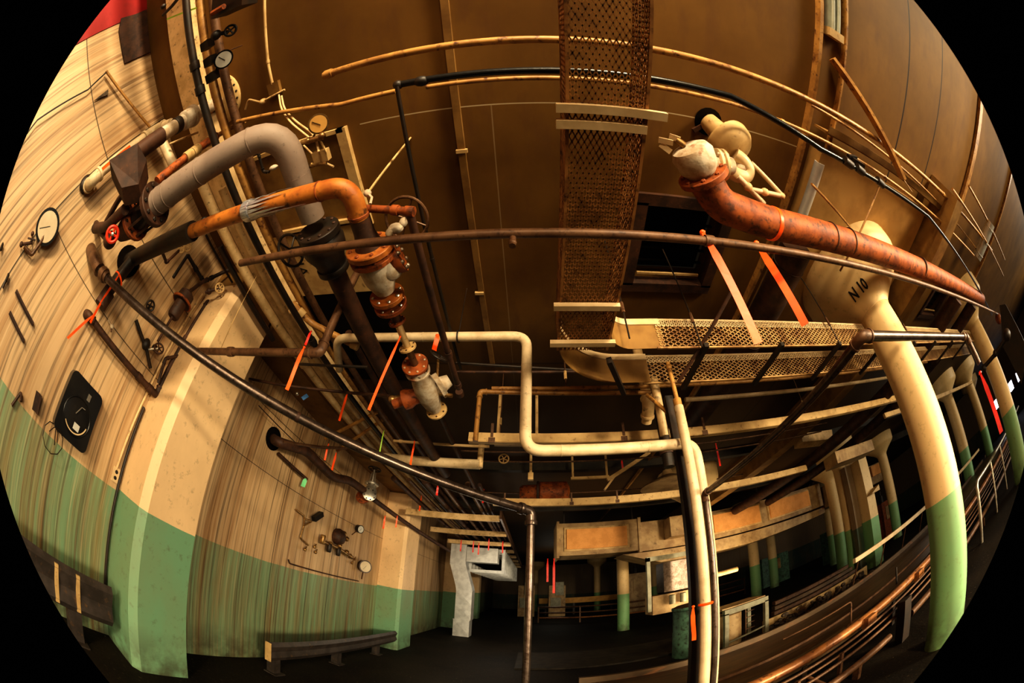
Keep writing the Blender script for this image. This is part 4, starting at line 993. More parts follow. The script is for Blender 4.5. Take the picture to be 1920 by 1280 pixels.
# big dark branch pipe running away
pipe('big_dark_pipe', [V((1.76, 1.02, 3.25)), V((1.78, 4.1, 3.3))], .125, 'darkrust', 'very thick dark rust pipe running away under the tray level', seg=26, seams=((0, .05), (0, .3)))
pipe('big_dark_pipe', [V((5.4, 1.0, 3.1)), V((5.4, 8.8, 3.1))], .12, 'darkrust', 'thick dark pipe running away behind the N 10 column', seg=20)
pipe('big_dark_pipe', [V((6.6, 1.0, 3.1)), V((6.6, 8.8, 3.1))], .11, 'darkrust', 'thick dark pipe running away just left of the N 11 column', seg=20)
pipe('thin_pipe', [at((1372, 545), z=3.0), at((1272, 716), z=2.75)], .012, 'darkrust', 'thin dark rod from the tray area down to the top of white pipes')
pipe('grey_pipe', [V((2.07, .47, 3.62)), V((2.07, 2.3, 3.62))], .045, 'galv', 'dull grey round duct between the batten and the drop panel', seg=18)
# ceiling bracing at right
a, b = at((1560, 110), z=3.68), at((1693, 335), z=3.25); bm = B(); bar(bm, a, b, .03, .085, (0, 0, 1)); tag(obj('flat_brace', bm, 'brownpaint', None, False), 'golden flat bar brace slanting down at upper right', 'brace')
bm = B(); a, b = V((2.0, .21, 3.63)), V((4.9, .24, 3.55)); bar(bm, a, b, .02, .17); bar(bm, a+V((0, -.03, -.085)), b+V((0, -.03, -.085)), .06, .012); tag(obj('deep_brace', bm, 'tan', None, False), 'wide tan flat beam running right beside the flat bar brace', 'beam')
pipe('thin_pipe', [at((1693, 335), z=3.25), at((1710, 360), z=3.2)], .005, 'brownpaint', 'thin end wire of the golden flat bar brace')
for pa, pb, l in (((1575, 448+60), (1650, 345), 'thin brown rod passing over the N 10 capital'), ((1522, 345), (1605, 440), 'cream flat strut between grey duct and capital')):
    bm = B(); cyl(bm, at(pa, z=3.2), at(pb, z=3.45), .009, seg=8); tag(obj('rod', bm, 'brownpaint'), l, 'rod')
bm = B(); box(bm, (4.22, -.05, 3.3), (4.5, 12, 3.75)); tag(obj('ceiling_box_beam', bm, 'tan', None, False), 'tan box beam running away right of the N 10 drop panel', 'beam')
t = thing('fluorescent_light', (2.08, -1.2, ZC), 'unlit fluorescent tube fixture between the two ceiling battens', 'light')
part(t, 'housing', box(B(), (2.01, -2.4, ZC-.04), (2.15, -.58, ZC)), 'tube', None, False)
for x in (2.05, 2.11): part(t, 'tube', cyl(B(), (x, -2.35, ZC-.055), (x, -.63, ZC-.055), .015, seg=10), 'tube')
part(t, 'end_cap', box(B(), (2.0, -.64, ZC-.075), (2.16, -.57, ZC-.0)), 'tanlight', None, False)
# shiny duct far right
a, b = at((1826, 528), z=3.35), at((1872, 468), z=3.35)
t = thing('shiny_duct', a, 'short shiny metal duct segment at the far right ceiling', 'duct')
bm = B(); cyl(bm, V((6.6, .38, 3.45)), V((6.6, -.3, 3.45)), .10, seg=24); part(t, 'tube', bm, 'galv')
for y in (.3, .05, -.2): part(t, 'joint_ring', disc(B(), (6.6, y, 3.45), (0, 1, 0), .106, .02), 'galv')
bm = B(); prism(bm, [at((1874, 572), x=7.2), at((1885, 570), x=7.2), at((1925, 650), x=7.2), at((1915, 720), x=7.2), at((1880, 650), x=7.2)], (.05, 0, 0)); tag(obj('sheet_metal', bm, 'iron', None, False), 'black sheet panel hanging at the far right edge', 'panel')
pipe('thin_pipe', [V((5.0, -.35, 3.5)), V((9.5, -.1, 3.5))], .02, 'brownpaint', 'golden pipe crossing at far right, upper of two')
pipe('thin_pipe', [V((4.2, -.1, 3.4)), V((9.5, .2, 3.35))], .018, 'brownpaint', 'golden pipe crossing at far right, lower of two')
bm = B(); ball(bm, at((1872, 597), z=3.0), .11, (1, 1, 1.2)); tag(obj('rusty_bulb', bm, 'rust'), 'rusty rounded pipe end beside the N 11 column', 'pipe end')
t = thing('hanging_valve', at((1888, 625), x=6.2), 'black valve hanging on a chain of fittings at the right edge', 'valve')
bm = B(); tube(bm, [at((1890, 628), x=6.2), at((1865, 665), x=6.2), at((1843, 690), x=6.2)], .035, 10); ball(bm, at((1888, 628), x=6.2), .09); ball(bm, at((1845, 690), x=6.2), .06); ball(bm, at((1866, 662), x=6.2), .055); part(t, 'body', bm, 'iron')

# ================================================================== RIGHT HAND: diagonal steel pipe
v0 = at((1321, 925), d=2.0); vz = v0.z
P1_ = al(v0, 'y', (1638, 658)); P2_ = al(P1_, 'x', (1815, 664)); P3_ = al(P2_, 'z', (1828, 692))
t = pipe('offset_steel_pipe', [V((v0.x, v0.y, 0.0)), v0, P1_, P2_, P3_], .0165, 'steel', 'slim blue-black steel pipe rising, coming forward and turning right across the N 10 column', couplings=((2, .93),), cm='brownsteel')
# ================================================================== WHITE LOOP PIPE
a = at((640, 624), z=3.2); ccx = at((988, 630), z=3.2); yy = ccx.y
pa = V((-1.5, yy, 3.2)); pb = V((ccx.x, yy, 3.2)); 
zlow = al(pb, 'z', (990, 845)).z; pc = V((pb.x, yy, zlow)); pd = al(pc, 'x', (1302, 848)); 
t = pipe('white_loop_pipe', [V((-1.62, yy+.35, 3.15)), pa, pb, pc, pd, V((pd.x, pd.y, 0.0))], .034, 'whitepipe', 'off-white pipe looping across, dropping, crossing again and falling to the floor', bend=.10, elbows=False, seams=((2, .3), (3, .2), (3, .7), (1, .5), (2, .85), (4, .3), (4, .6)), cm='whitepipe', seg=20)
bm = B(); c = al(pa, 'x', (859, 622)); torus(bm, c, (1, 0, 0), .04, .006); cyl(bm, c+V((0, 0, .04)), c+V((0, .0, .5)), .004, seg=6); tag(obj('pipe_hanger', bm, 'iron'), 'ring hanger holding the off-white pipe from the ceiling', 'hanger')
p1t = at((1272, 762), d=1.95); 
t = thing('white_riser', (p1t.x, p1t.y, 0), 'front off-white vertical pipe with a brown top, beside the loop pipe', 'pipe')
bm = B(); cyl(bm, (p1t.x+.01, p1t.y, 0), p1t, .030, seg=20); part(t, 'pipe_body', bm, 'whitepipe')
bm = B(); cyl(bm, p1t-V((0, 0, .02)), (p1t.x, p1t.y, p1t.z+.32), .014, seg=12); disc(bm, (p1t.x, p1t.y, p1t.z+.02), (0, 0, 1), .026, .06); disc(bm, (p1t.x, p1t.y, p1t.z+.28), (0, 0, 1), .02, .03); part(t, 'top_pipe', bm, 'brownpaint')
pk = at((1262, 790), d=2.12)
bm = B(); box(bm, (pk.x-.028, pk.y-.02, 0), (pk.x+.028, pk.y+.02, 2.75)); tag(obj('dark_channel', bm, 'iron', None, False), 'dark vertical steel channel left of the white vertical pipes', 'channel')
pipe('thin_pipe', [at((1213, 740), z=2.85), at((1262, 782), z=2.6)], .013, 'brownpaint', 'short golden brown diagonal pipe left of the white riser')
pipe('thin_pipe', [at((1225, 708), z=2.95), V((at((1237, 770), y=2.1).x, 2.1, 2.55))], .03, 'creampipe', 'short fat cream pipe stub under the tray end')

# ================================================================== CROSS BEAMS AND PIPES MID HALL
def ctube(name, a, b, h, w, m, label, cat='beam', grp=None):
    t = thing(name, a, label, cat, grp); bm = B(); a, b = V(a), V(b)
    bar(bm, a, b, w*.2, h); bar(bm, a+V((0, w/2, h/2)), b+V((0, w/2, h/2)), w, .008); bar(bm, a+V((0, w/2, -h/2)), b+V((0, w/2, -h/2)), w, .008)
    part(t, 'channel', bm, m, None, False)
    for f in (.03, .2, .32):
        q = a.lerp(b, f)+V((0, -w*.12, 0)); bm = B(); bar(bm, q+V((-.03, 0, -.03)), q+V((.03, 0, -.03)), .006, .05); bar(bm, q, q+V((0, 0, .14)), .025, .01, (0, 1, 0)); part(t, 'hanger_clip', bm, 'brownsteel', None, False)
    return t
ctube('channel_beam', (-.60, 2.98, 2.98), (6.5, 3.05, 2.98), .085, .06, 'tanlight', 'long pale steel channel crossing behind the off-white pipe drop')
ctube('channel_beam', (-.62, 5.4, 3.0), (5.3, 5.45, 3.0), .11, .07, 'tanlight', 'second long pale channel crossing over the hung duct')
bm = B(); bar(bm, (6.0, 3.6, 2.95), (14, 3.7, 2.95), .05, .09); tag(obj('channel_beam', bm, 'tanlight', None, False), 'tan channel crossing right of the N 10 column', 'beam')
pipe('cross_pipe', [at((922, 728), z=2.95), V((5.6, at((922, 728), z=2.95).y, 2.95))], .015, 'brownpaint', 'golden brown pipe crossing under the tray bend, upper of two')
p = at((905, 728), z=2.92); pipe('cross_pipe', [V((-.38, 2.12, 2.55)), V((-.38, 2.12, 2.93)), V((.84, 2.16, 2.93))], .017, 'brownpaint', 'golden brown pipe with a drop at its left end before the off-white pipe')
p = at((1440, 737), z=3.02); pipe('cross_pipe', [V((1.25, p.y, 3.02)), V((5.2, p.y, 3.02))], .02, 'whitepipe', 'pale pipe crossing right of the thick dark pipe', couplings=((0, .42),), cm='creampipe')
pipe('cross_pipe', [at((855, 697), z=3.25), V((.7, at((855, 697), z=3.25).y, 3.25))], .012, 'darkrust', 'thin red-brown pipe crossing behind the off-white drop')
pipe('cross_pipe', [at((855, 680), z=3.3), at((1110, 695), z=3.3)], .012, 'iron', 'thin black pipe crossing behind the off-white drop')
# white lagged pipe stub low left
t = thing('lagged_pipe', V((-1.8, 3.76, 3.0)), 'fat white lagged pipe behind the sloping steel pipe', 'pipe')
part(t, 'pipe_body', tube(B(), [V((-1.9, 3.76, 3.0)), V((-.60, 3.76, 3.0))], .058, 18), 'whitepipe')
part(t, 'end_riser', tube(B(), [V((-.60, 3.76, 2.96)), V((-.60, 3.76, 3.25))], .035, 12), 'creampipe')
pipe('thin_pipe', [at((738, 826), z=3.1), at((918, 837), z=3.1)], .016, 'creampipe', 'thin cream pipe above the white lagged pipe', couplings=((0, .08),), cm='creampipe')
for pa, pb, l in (((610, 822), (712, 770), 'yellow-brown slanting pipe behind the sloping steel pipe, upper one'), ((632, 845), (725, 782), 'yellow-brown slanting pipe behind the sloping steel pipe, lower one')):
    pipe('slanted_pipe', [at(pa, x=-2.55), at(pb, x=-1.75)], .022, 'brownpaint', l)
pipe('golden_pipe', [at((548, 568), z=3.35), at((582, 605), z=3.3), at((668, 648), z=3.2)], .028, 'brownpaint', 'golden brown pipe slanting away above the bent brown pipe', elbows=False, couplings=((0, .5), (1, .97)), cm='tanlight')
bm = B(); c = at((562, 560), z=3.42); ball(bm, c, .035); ball(bm, at((548, 582), z=3.3), .035); cyl(bm, c, at((548, 582), z=3.3), .02); tag(obj('pipe_fitting', bm, 'creampipe'), 'lumpy cream fitting between the twin pipes', 'fitting')
lo = al(V((-2.45, 1.95, 0)), 'z', (465, 712)); 
pipe('low_pipe', [at((468, 710), x=-2.9), at((530, 722), x=-2.35), at((645, 735), x=-1.75), at((730, 742), y=2.0)], .014, 'darkrust', 'thin dark pipe passing behind the sloping steel pipe to the globe valve', elbows=False)
t = thing('blue_tag', at((570, 742), x=-2.3), 'small blue padlock tag hanging below the thin dark pipe', 'tag')
p = at((571, 743), x=-2.3); bm = B(); bar(bm, p+V((-.02, 0, -.03)), p+V((.02, .02, .03)), .055, .006, (0, 1, 0)); part(t, 'tag', bm, 'blue', None, False)
bm = B(); ball(bm, at((557, 738), x=-2.3), .02); part(t, 'lock', bm, 'silver')
pipe('thin_pipe', [at((552, 682), z=2.9), at((690, 688), z=2.9)], .01, 'iron', 'thin black rod with small valve behind the twin pipes')
# hanging frames mid-centre
for xa, xb, y, zt, zb, l in ((-.38, .02, 3.4, 3.7, 3.1, 'steel hanger frame left of the off-white drop'), (.55, 1.05, 5.0, 3.7, 3.25, 'pale U-shaped hanger frame above the hung duct')):
    bm = B(); bar(bm, (xa, y, zt), (xa, y, zb), .03, .03); bar(bm, (xb, y, zt), (xb, y, zb), .03, .03); bar(bm, (xa-.03, y, zb), (xb+.03, y, zb), .04, .04); tag(obj('trapeze_hanger', bm, 'tanlight', None, False), l, 'frame')
bm = B(); bar(bm, (1.05, 5.0, 3.2), (1.75, 5.0, 3.6), .05, .05); bar(bm, (1.0, 5.0, 3.05), (1.2, 5.0, 3.3), .06, .03); tag(obj('diagonal_brace', bm, 'tanlight', None, False), 'pale diagonal brace right of the U-shaped hanger frame', 'brace')
bm = B(); bar(bm, (-.05, 4.6, 3.15), (-.05, 4.6, 3.7), .035, .035); bar(bm, (-.05, 4.6, 3.1), (-.05, 4.6, 3.2), .07, .07); tag(obj('drop_hanger', bm, 'tanlight', None, False), 'single pale drop hanger below the off-white crossing', 'hanger')
t = thing('old_motor', (.15, 5.9, 3.35), 'rusty round drum hidden in the dark above the second channel', 'drum')
part(t, 'body', lathe(B(), (-.25, 6.1, 3.35), (1, 0, 0), [(0, .1), (.05, .14), (.3, .15), (.35, .2), (.8, .2), (.85, .12)], 20), 'rust')
part(t, 'flange', disc(B(), (.06, 6.1, 3.35), (1, 0, 0), .21, .04), 'darkrust')
for y, z in ((4.1, 3.3), (4.3, 3.25), (6.3, 3.4)):
    pipe('thin_pipe', [V((-.9, y, z)), V((4.8, y, z))], .012, 'brownsteel', {4.1: 'thin pipe crossing in the dark just under the off-white crossing', 4.3: 'second thin pipe crossing in the dark with a small wheel valve', 6.3: 'thin pipe crossing behind the second channel'}[y])
t = thing('small_valve', (-.38, 4.28, 3.25), 'small pale valve wheel in the dark below the off-white crossing', 'valve')
part(t, 'body', ball(B(), (-.38, 4.28, 3.25), .03), 'brownsteel'); wheel(t, V((-.38, 4.2, 3.25)), (0, 1, 0), .06, .01, 'tanlight', 5)
# shade disc (lamp reflector) behind white pipes
t = thing('lamp_reflector', (2.3, 5.2, 3.3), 'wide dim dish-shaped lamp reflector behind the white vertical pipes', 'lamp')
part(t, 'dish', lathe(B(), (2.35, 5.9, 3.28), (0, 0, 1), [(0, .52), (.03, .5), (.12, .3), (.2, .12), (.3, .08)], 30), 'duct')
bm = B(); cyl(bm, (2.35, 5.9, 3.5), (2.35, 5.9, 3.735), .03, seg=10); part(t, 'stem', bm, 'iron')

# pipe rack on left with cross channels
gp = 'cream cross channels of the pipe rack along the left wall'
ys = [6.65, 8.5, 10.4, 12.3, 14.2, 16.1, 18.0, 20.0]
lab = ['nearest cream cross channel of the left pipe rack', 'second cream cross channel of the left pipe rack', 'third cream rack channel, just over the silver duct head', 'fourth cream rack channel beyond the silver duct head', 'fifth rack channel', 'sixth rack channel', 'seventh rack channel', 'last rack channel']
for i, y in enumerate(ys):
    bm = B(); bar(bm, (-2.42, y, 2.98), (-.62, y, 2.98), .05, .12); bar(bm, (-2.42, y+.04, 3.04), (-.62, y+.04, 3.04), .1, .01)
    tag(obj('rack_channel', bm, 'creampipe', None, False), lab[i] if i < 4 else 'distant cream rack channel above the ribbed duct', 'beam', gp)
bm = B(); bar(bm, (-.60, 6.6, 3.05), (-.60, 20.2, 3.05), .04, .16); tag(obj('rack_side_rail', bm, 'brownsteel', None, False), 'long side rail closing the cream cross channels', 'rail')
for i, (x, r) in enumerate(((-2.1, .045), (-1.85, .03), (-1.6, .05), (-1.35, .035), (-1.15, .03), (-.95, .045), (-.78, .03))):
    pipe('rack_pipe', [V((x, 5.0, 3.14)), V((x, 20.5, 3.14))], r, 'brownsteel' if i % 2 else 'darkrust', ['leftmost rack pipe above the cream channels', 'second rack pipe from the wall, thin', 'third rack pipe from the wall, thick', 'middle rack pipe above the cream channels', 'fifth rack pipe from the wall', 'sixth rack pipe from the wall, thick', 'rack pipe nearest the side rail'][i], seg=10)

# brown pipe with silver valve on the left wall
wh = at((512, 822), x=XW)
t = thing('sagging_pipe', wh, 'dark rusty pipe out of a sooty wall hole, kinked above the wall gauges', 'pipe')
pts = [wh, at((520, 828), x=-2.75), at((575, 845), x=-2.68), at((625, 895), x=-2.66), at((655, 900), x=-2.6), at((690, 925), x=-2.55)]
part(t, 'pipe_body', tube(B(), rounded(pts, .12), .062, 18), 'darkrust')
bm = B(); disc(bm, wh+V((.01, 0, 0)), (1, 0, 0), .14, .02, 22); part(t, 'sooty_hole', bm, 'soot_dark')
vp = at((694, 925), x=-2.5)
t = thing('silver_valve', vp, 'silver flanged gate valve with dark handwheel on the dark sagging pipe', 'valve')
part(t, 'body', lathe(B(), vp-V((0, 0, .1)), (0, 0, 1), [(0, .06), (.06, .1), (.16, .1), (.22, .07), (.3, .06)], 20), 'silver')
flange(t, vp+V((0, 0, .16)), (0, 0, 1), .115, .03, 'silver', 8, 'silver', .012)
flange(t, vp+V((.04, -.1, -.04)), (.5, -.8, .1), .11, .025, 'silver', 8, 'iron', .012)
flange(t, vp+V((-.10, -.02, -.08)), (.2, -1, .3), .12, .02, 'rust', 6, 'rust', .01)
bm = B(); cyl(bm, vp+V((0, 0, .18)), vp+V((0, 0, .42)), .018, seg=10)
for s_ in (-1, 1): bar(bm, vp+V((s_*.05, 0, .18)), vp+V((s_*.03, 0, .36)), .015, .015)
part(t, 'yoke', bm, 'silver'); wheel(t, vp+V((0, 0, .42)), (0, .1, 1), .10, .012, 'iron', 5)
e = at((850, 1033), x=-2.15); pipe('down_pipe', [vp+V((.02, .1, -.06)), V((e.x-.12, e.y, e.z))], .042, 'darkrust', 'straight dark red pipe from the silver valve to the silver duct')
p = at((575, 900), x=-2.85); pipe('thin_pipe', [at((522, 850), x=-2.9), at((575, 898), x=-2.85)], .022, 'darkrust', 'short rusty rod below the sagging pipe ending in a green tag')
tape(at((573, 897), x=-2.82), .12, 'mint green tag hanging below the sagging pipe', 'mint', w=.06, lean=(0, -.02), knot=False, name='green_tag')
bm = B(); cyl(bm, at((485, 760), x=-2.8), at((560, 835), x=-2.9), .006, seg=6); tag(obj('wall_cable', bm, 'iron'), 'thin cable drooping on the wall above the sooty hole', 'cable')
pipe('thin_pipe', [at((530, 828), x=-2.7), at((600, 838), x=-2.62), at((650, 840), x=-2.4)], .02, 'brownsteel', 'thin pipe above the sagging pipe, orange tapes tied to it', elbows=False)

# wall instruments
p = at((570, 985), x=-2.9)
t = thing('gauge_piping', p, 'bronze tubing with a black square gauge on the wall, left group', 'fitting')
part(t, 'tube', tube(B(), [at((555, 955), x=-2.9), at((571, 967), x=-2.9), at((570, 985), x=-2.9), at((563, 1008), x=-2.9), at((578, 1022), x=-2.9)], .012, 8, .03), 'bronze')
part(t, 'loop', tube(B(), [at((571, 972), x=-2.88), at((585, 977), x=-2.86), at((570, 985), x=-2.86)], .012, 8, .03), 'bronze')
bm = B(); q = at((595, 968), x=-2.84); bar(bm, at((588, 973), x=-2.84), at((603, 963), x=-2.84), .07, .07, (1, 0, 0)); part(t, 'gauge_head', bm, 'black', None, False)
t = thing('regulator_cluster', at((635, 1015), x=-2.88), 'cluster of bronze valves around a rusty round regulator on the wall', 'regulator')
part(t, 'bowl', lathe(B(), at((630, 1005), x=XW+.004), (1, 0, 0), [(0, .13), (.06, .14), (.12, .11), (.15, .05)], 18), 'darkrust')
bm = B(); tube(bm, [at((608, 1016), x=-2.86), at((630, 1025), x=-2.86), at((660, 1045), x=-2.86)], .030, 10)
for px in ((606, 1015), (620, 1020), (637, 1023), (650, 1035), (656, 1042), (645, 1000), (650, 1010)): ball(bm, at(px, x=-2.86), .045)
part(t, 'body', bm, 'bronze')
for px in ((617, 1028), (634, 1035), (605, 1012)):
    q = at(px, x=-2.84); part(t, 'cap', lathe(B(), q-V((0, 0, .06)), (0, 0, 1), [(0, .025), (.02, .04), (.12, .04), (.14, .03)], 12), 'iron' if px[0] != 605 else 'bronze')
for px in ((572, 1030), (590, 1025), (592, 1035), (660, 1055), (665, 1048)):
    bm = B(); q = at(px, x=-2.9); ball(bm, q, .025); cyl(bm, q, q+V((0, .03, .05)), .009, seg=6)
    part(t, 'cock', bm, 'bronze')
gauge(at((676, 992), x=-2.80), (.9, -.35, -.1), .07, 'small dark-cased wall gauge right of the rusty regulator', stem=[at((660, 1002), x=-2.85)], depth=1.1)
gauge(at((685, 1062), x=-2.80), (.75, -.65, 0), .115, 'big drum-shaped wall gauge just above the green paint', case='steel', dial='dial', depth=1.0, stem=[at((678, 1085), x=-2.88)])
pipe('thin_pipe', [at((541, 1049), x=-2.92), at((543, 1056), x=-2.92), at((672, 1089), x=-2.92)], .010, 'darkrust', 'thin rusty conduit just above the green paint line', elbows=False)

# ================================================================== SILVER DUCT
t = thing('silver_duct', (-1.95, 10.7, 0), 'bright galvanised duct with an S-bend standing on the floor by the wall', 'duct')
yb = 10.7; w_ = .24
def ring(xc, z, wx=.25, d=.25): return [V((xc-wx, yb, z)), V((xc+wx, yb, z)), V((xc+wx, yb+d*2, z)), V((xc-wx, yb+d*2, z))]
sec = [(-1.93, 0), (-1.93, .55), (-1.90, .56), (-1.90, 1.5), (-1.93, 1.65), (-2.10, 2.2), (-2.14, 2.35), (-2.14, 2.95)]
bm = B(); vs = [[bm.verts.new(p) for p in ring(x, z, .23)] for x, z in sec]
for a, b in zip(vs, vs[1:]):
    for k in range(4): bm.faces.new((a[k], a[(k+1) % 4], b[(k+1) % 4], b[k]))
part(t, 'duct_body', bm, 'galv', None, False)
for z, x in ((.55, -1.93), (1.5, -1.9), (2.3, -2.13)):
    bm = B(); box(bm, (x-.24, yb-.01, z-.012), (x+.24, yb+.51, z+.012)); part(t, 'joint_flange', bm, 'galv', None, False)
for zz0, zz1, x in ((.05, .53, -1.93), (.6, 1.02, -1.9), (1.05, 1.47, -1.9)):
    bm = B(); c = V((x+.03, yb-.012, (zz0+zz1)/2)); cs = [V((x-.22, yb-.002, zz0)), V((x+.22, yb-.002, zz0)), V((x+.22, yb-.002, zz1)), V((x-.22, yb-.002, zz1))]
    v4 = [bm.verts.new(p) for p in cs]; vc = bm.verts.new(c)
    for k in range(4): bm.faces.new((v4[k], v4[(k+1) % 4], vc))
    part(t, 'creased_panel', bm, 'galv', None, False)
bm = B(); cs = [V((-1.9, yb-.002, 2.42)), V((-1.0, yb-.002, 2.42)), V((-1.0, yb-.002, 2.88)), V((-1.9, yb-.002, 2.88))]
box(bm, (-1.9, yb, 2.42), (-1.0, yb+.5, 2.88)); part(t, 'head_box', bm, 'galv', None, False)
bm = B(); v4 = [bm.verts.new(p) for p in cs]; vc = bm.verts.new((-1.5, yb-.02, 2.60))
for k in range(4): bm.faces.new((v4[k], v4[(k+1) % 4], vc))
part(t, 'creased_panel', bm, 'galv', None, False)
t = thing('ribbed_duct', (-1.4, 12, 2.6), 'long galvanised duct with many raised ribs running away under the rack', 'duct')
part(t, 'duct_body', box(B(), (-1.80, 11.25, 2.42), (-1.12, 26, 2.74)), 'soot_dark', None, False)  # body coloured black so the gaps between bright ribs read as shaded
for k in range(14):
    y = 11.45+k*.70; bm = B()
    for lo, hi in (((-1.95, 2.14), (-.84, 2.24)), ((-1.95, 2.84), (-.84, 2.94)), ((-.94, 2.24), (-.84, 2.84)), ((-1.95, 2.24), (-1.85, 2.84))): box(bm, (lo[0], y, lo[1]), (hi[0], y+.05, hi[1]))
    part(t, 'rib', bm, 'galv', None, False)

# ================================================================== HUNG DUCT / CABINETS
t = thing('hung_duct', (3, 9, 2.6), 'long cream duct hung across the hall with orange filter panels', 'duct')
part(t, 'duct_body', box(B(), (.62, 9.0, 2.50), (2.62, 10.3, 3.35)), 'duct', None, False)
part(t, 'duct_body', box(B(), (2.64, 9.02, 2.46), (9.2, 10.3, 3.25)), 'duct', None, False)
part(t, 'end_flange', box(B(), (.56, 8.96, 2.44), (.62, 10.3, 3.40)), 'duct', None, False)
part(t, 'end_flange', box(B(), (2.60, 8.96, 2.44), (2.68, 10.3, 3.38)), 'duct', None, False)
for x0, x1, z0, z1 in ((.80, 2.30, 2.66, 3.18), (4.75, 6.35, 2.62, 3.12), (6.75, 8.5, 2.62, 3.12)):
    part(t, 'filter_panel', box(B(), (x0, 8.93, z0), (x1, 9.0, z1)), 'cardboard', None, False)
    part(t, 'panel_frame', box(B(), (x0-.06, 8.97, z0-.05), (x1+.06, 9.005, z1+.05)), 'tanlight', None, False)
part(t, 'side_box', box(B(), (3.3, 8.5, 2.68), (3.95, 9.02, 3.2)), 'duct', None, False)
bm = B(); prism(bm, [(2.2, 9.1, 2.44), (9.3, 9.1, 2.40), (9.3, 9.1, 2.2), (6.0, 9.1, 2.08), (3.2, 9.1, 2.1)], (0, 1.1, 0)); part(t, 'belly', bm, 'duct', None, False)
for x in (.75, 2.5, 4.3, 6.5, 8.9): part(t, 'hanger', box(B(), (x-.02, 9.1, 3.2), (x+.02, 9.14, 3.75)), 'iron', None, False)
t = thing('square_duct', (12, 8, 2.7), 'large square cream duct section with one orange panel, left of the N 10 column', 'duct')
part(t, 'duct_body', box(B(), (9.36, 8.75, 2.35), (13.5, 9.9, 3.1)), 'duct', None, False)
part(t, 'duct_body', box(B(), (10.2, 8.45, 2.5), (11.4, 9.6, 3.6)), 'duct', None, False)
part(t, 'filter_panel', box(B(), (12.1, 8.67, 2.65), (13.2, 8.75, 3.05)), 'cardboard', None, False)
t = thing('duct_section', (3.3, 2.8, 2.8), 'short cream duct box hanging at right of the hall under the channel', 'duct')
part(t, 'box', box(B(), (5.7, 4.9, 2.75), (7.2, 5.3, 3.0)), 'duct', None, False)
bm = B(); cs = [at((1503, 812), y=5.0), at((1560, 805), y=5.0), at((1562, 822), y=5.0), at((1505, 828), y=5.0)]; prism(bm, cs, (0, .3, 0)); part(t, 'cap', bm, 'creampipe', None, False)

# ================================================================== FLOOR OBJECTS RIGHT: CONVEYOR
t = thing('conveyor', (1, 3.3, 0), 'long low roller conveyor bed of rusty steel running to the right', 'conveyor')
part(t, 'bed', box(B(), (.55, 2.62, .30), (15, 4.3, .34)), 'conveyor', None, False)
part(t, 'far_rail', box(B(), (.55, 4.30, .26), (15, 4.36, .42)), 'conveyor', None, False)
part(t, 'near_rail', cyl(B(), (.6, 2.56, .42), (15, 2.56, .42), .055, seg=16), 'orangepipe')
part(t, 'centre_strip', box(B(), (1.2, 3.25, .34), (15, 3.29, .37)), 'brownsteel', None, False)
part(t, 'inner_strip', box(B(), (.55, 2.85, .34), (15, 2.90, .38)), 'conveyor', None, False)
for x in (.8, 2.3, 3.8, 5.5, 7.5, 10):
    part(t, 'leg', box(B(), (x-.03, 4.28, 0), (x+.03, 4.34, .3)), 'iron', None, False)
    part(t, 'leg', box(B(), (x-.03, 2.6, 0), (x+.03, 2.66, .32)), 'iron', None, False)
for x in (1.15, 3.05, 4.2): part(t, 'end_block', box(B(), (x, 2.44, .33), (x+.16, 2.53, .45)), 'yellow' if x < 2 else 'orangepipe', None, False)
bm = B(); tube(bm, [V((3.1, 2.75, .34)), V((3.1, 2.75, .68)), V((2.35, 3.05, .60))], .010, 8, .04); part(t, 'bent_handle', bm, 'brownsteel')
part(t, 'peg', cyl(B(), (4.3, 2.9, .34), (4.3, 2.9, .62), .014, seg=8), 'iron')
t = thing('guide_rail', (1, 2.2, 0), 'pair of slim steel guide rails in front of the conveyor', 'rail')
for y, z, r in ((2.30, .42, .016), (2.24, .38, .014), (2.20, .32, .018)):
    part(t, 'rail', cyl(B(), (.7, y, z), (14, y, z), r, seg=10), 'brownsteel')
part(t, 'stand', box(B(), (3.22, 2.05, 0), (3.36, 2.16, .47)), 'iron', None, False)
for x in (1.9, 2.4, 5.4, 8): part(t, 'stand', box(B(), (x-.015, 2.20, 0), (x+.015, 2.24, .4)), 'brownsteel', None, False)
t = thing('floor_pipe', (1, 2.1, .1), 'fat grey-brown pipe lying low in front of the conveyor', 'pipe')
part(t, 'pipe_body', tube(B(), [(.8, 2.16, .16), (3.1, 2.16, .16)], .042, 14), 'brownsteel'); part(t, 'pipe_body', tube(B(), [(3.5, 2.14, .2), (13, 2.16, .2)], .045, 14), 'brownsteel')
part(t, 'branch', tube(B(), [(2.05, 2.30, .36), (2.12, 2.05, .22), (1.9, 1.9, .01)], .018, 10, .05), 'brownsteel')
for x in (1.2, 2.6, 4.4, 6.5): part(t, 'foot', box(B(), (x-.02, 2.12, 0), (x+.02, 2.2, .14)), 'brownsteel', None, False)
t = thing('hose_bib', (1.25, 2.7, .3), 'upright brass tap assembly standing at the near end of the conveyor', 'tap')
part(t, 'stand_pipe', tube(B(), [(1.18, 2.62, .34), (1.18, 2.62, .72)], .018, 10), 'brownsteel'); part(t, 'arm', tube(B(), [(1.02, 2.64, .62), (1.18, 2.62, .62), (1.30, 2.6, .62), (1.33, 2.6, .52)], .022, 10, .03), 'brownsteel')
wheel(t, V((1.18, 2.62, .80)), (0, 0, 1), .035, .009, 'brownsteel', 4); part(t, 'stem', cyl(B(), (1.18, 2.62, .7), (1.18, 2.62, .8), .01, seg=8), 'bronze')
part(t, 'foot_flange', disc(B(), (1.18, 2.62, .36), (0, 0, 1), .05, .03, 12), 'brownsteel')
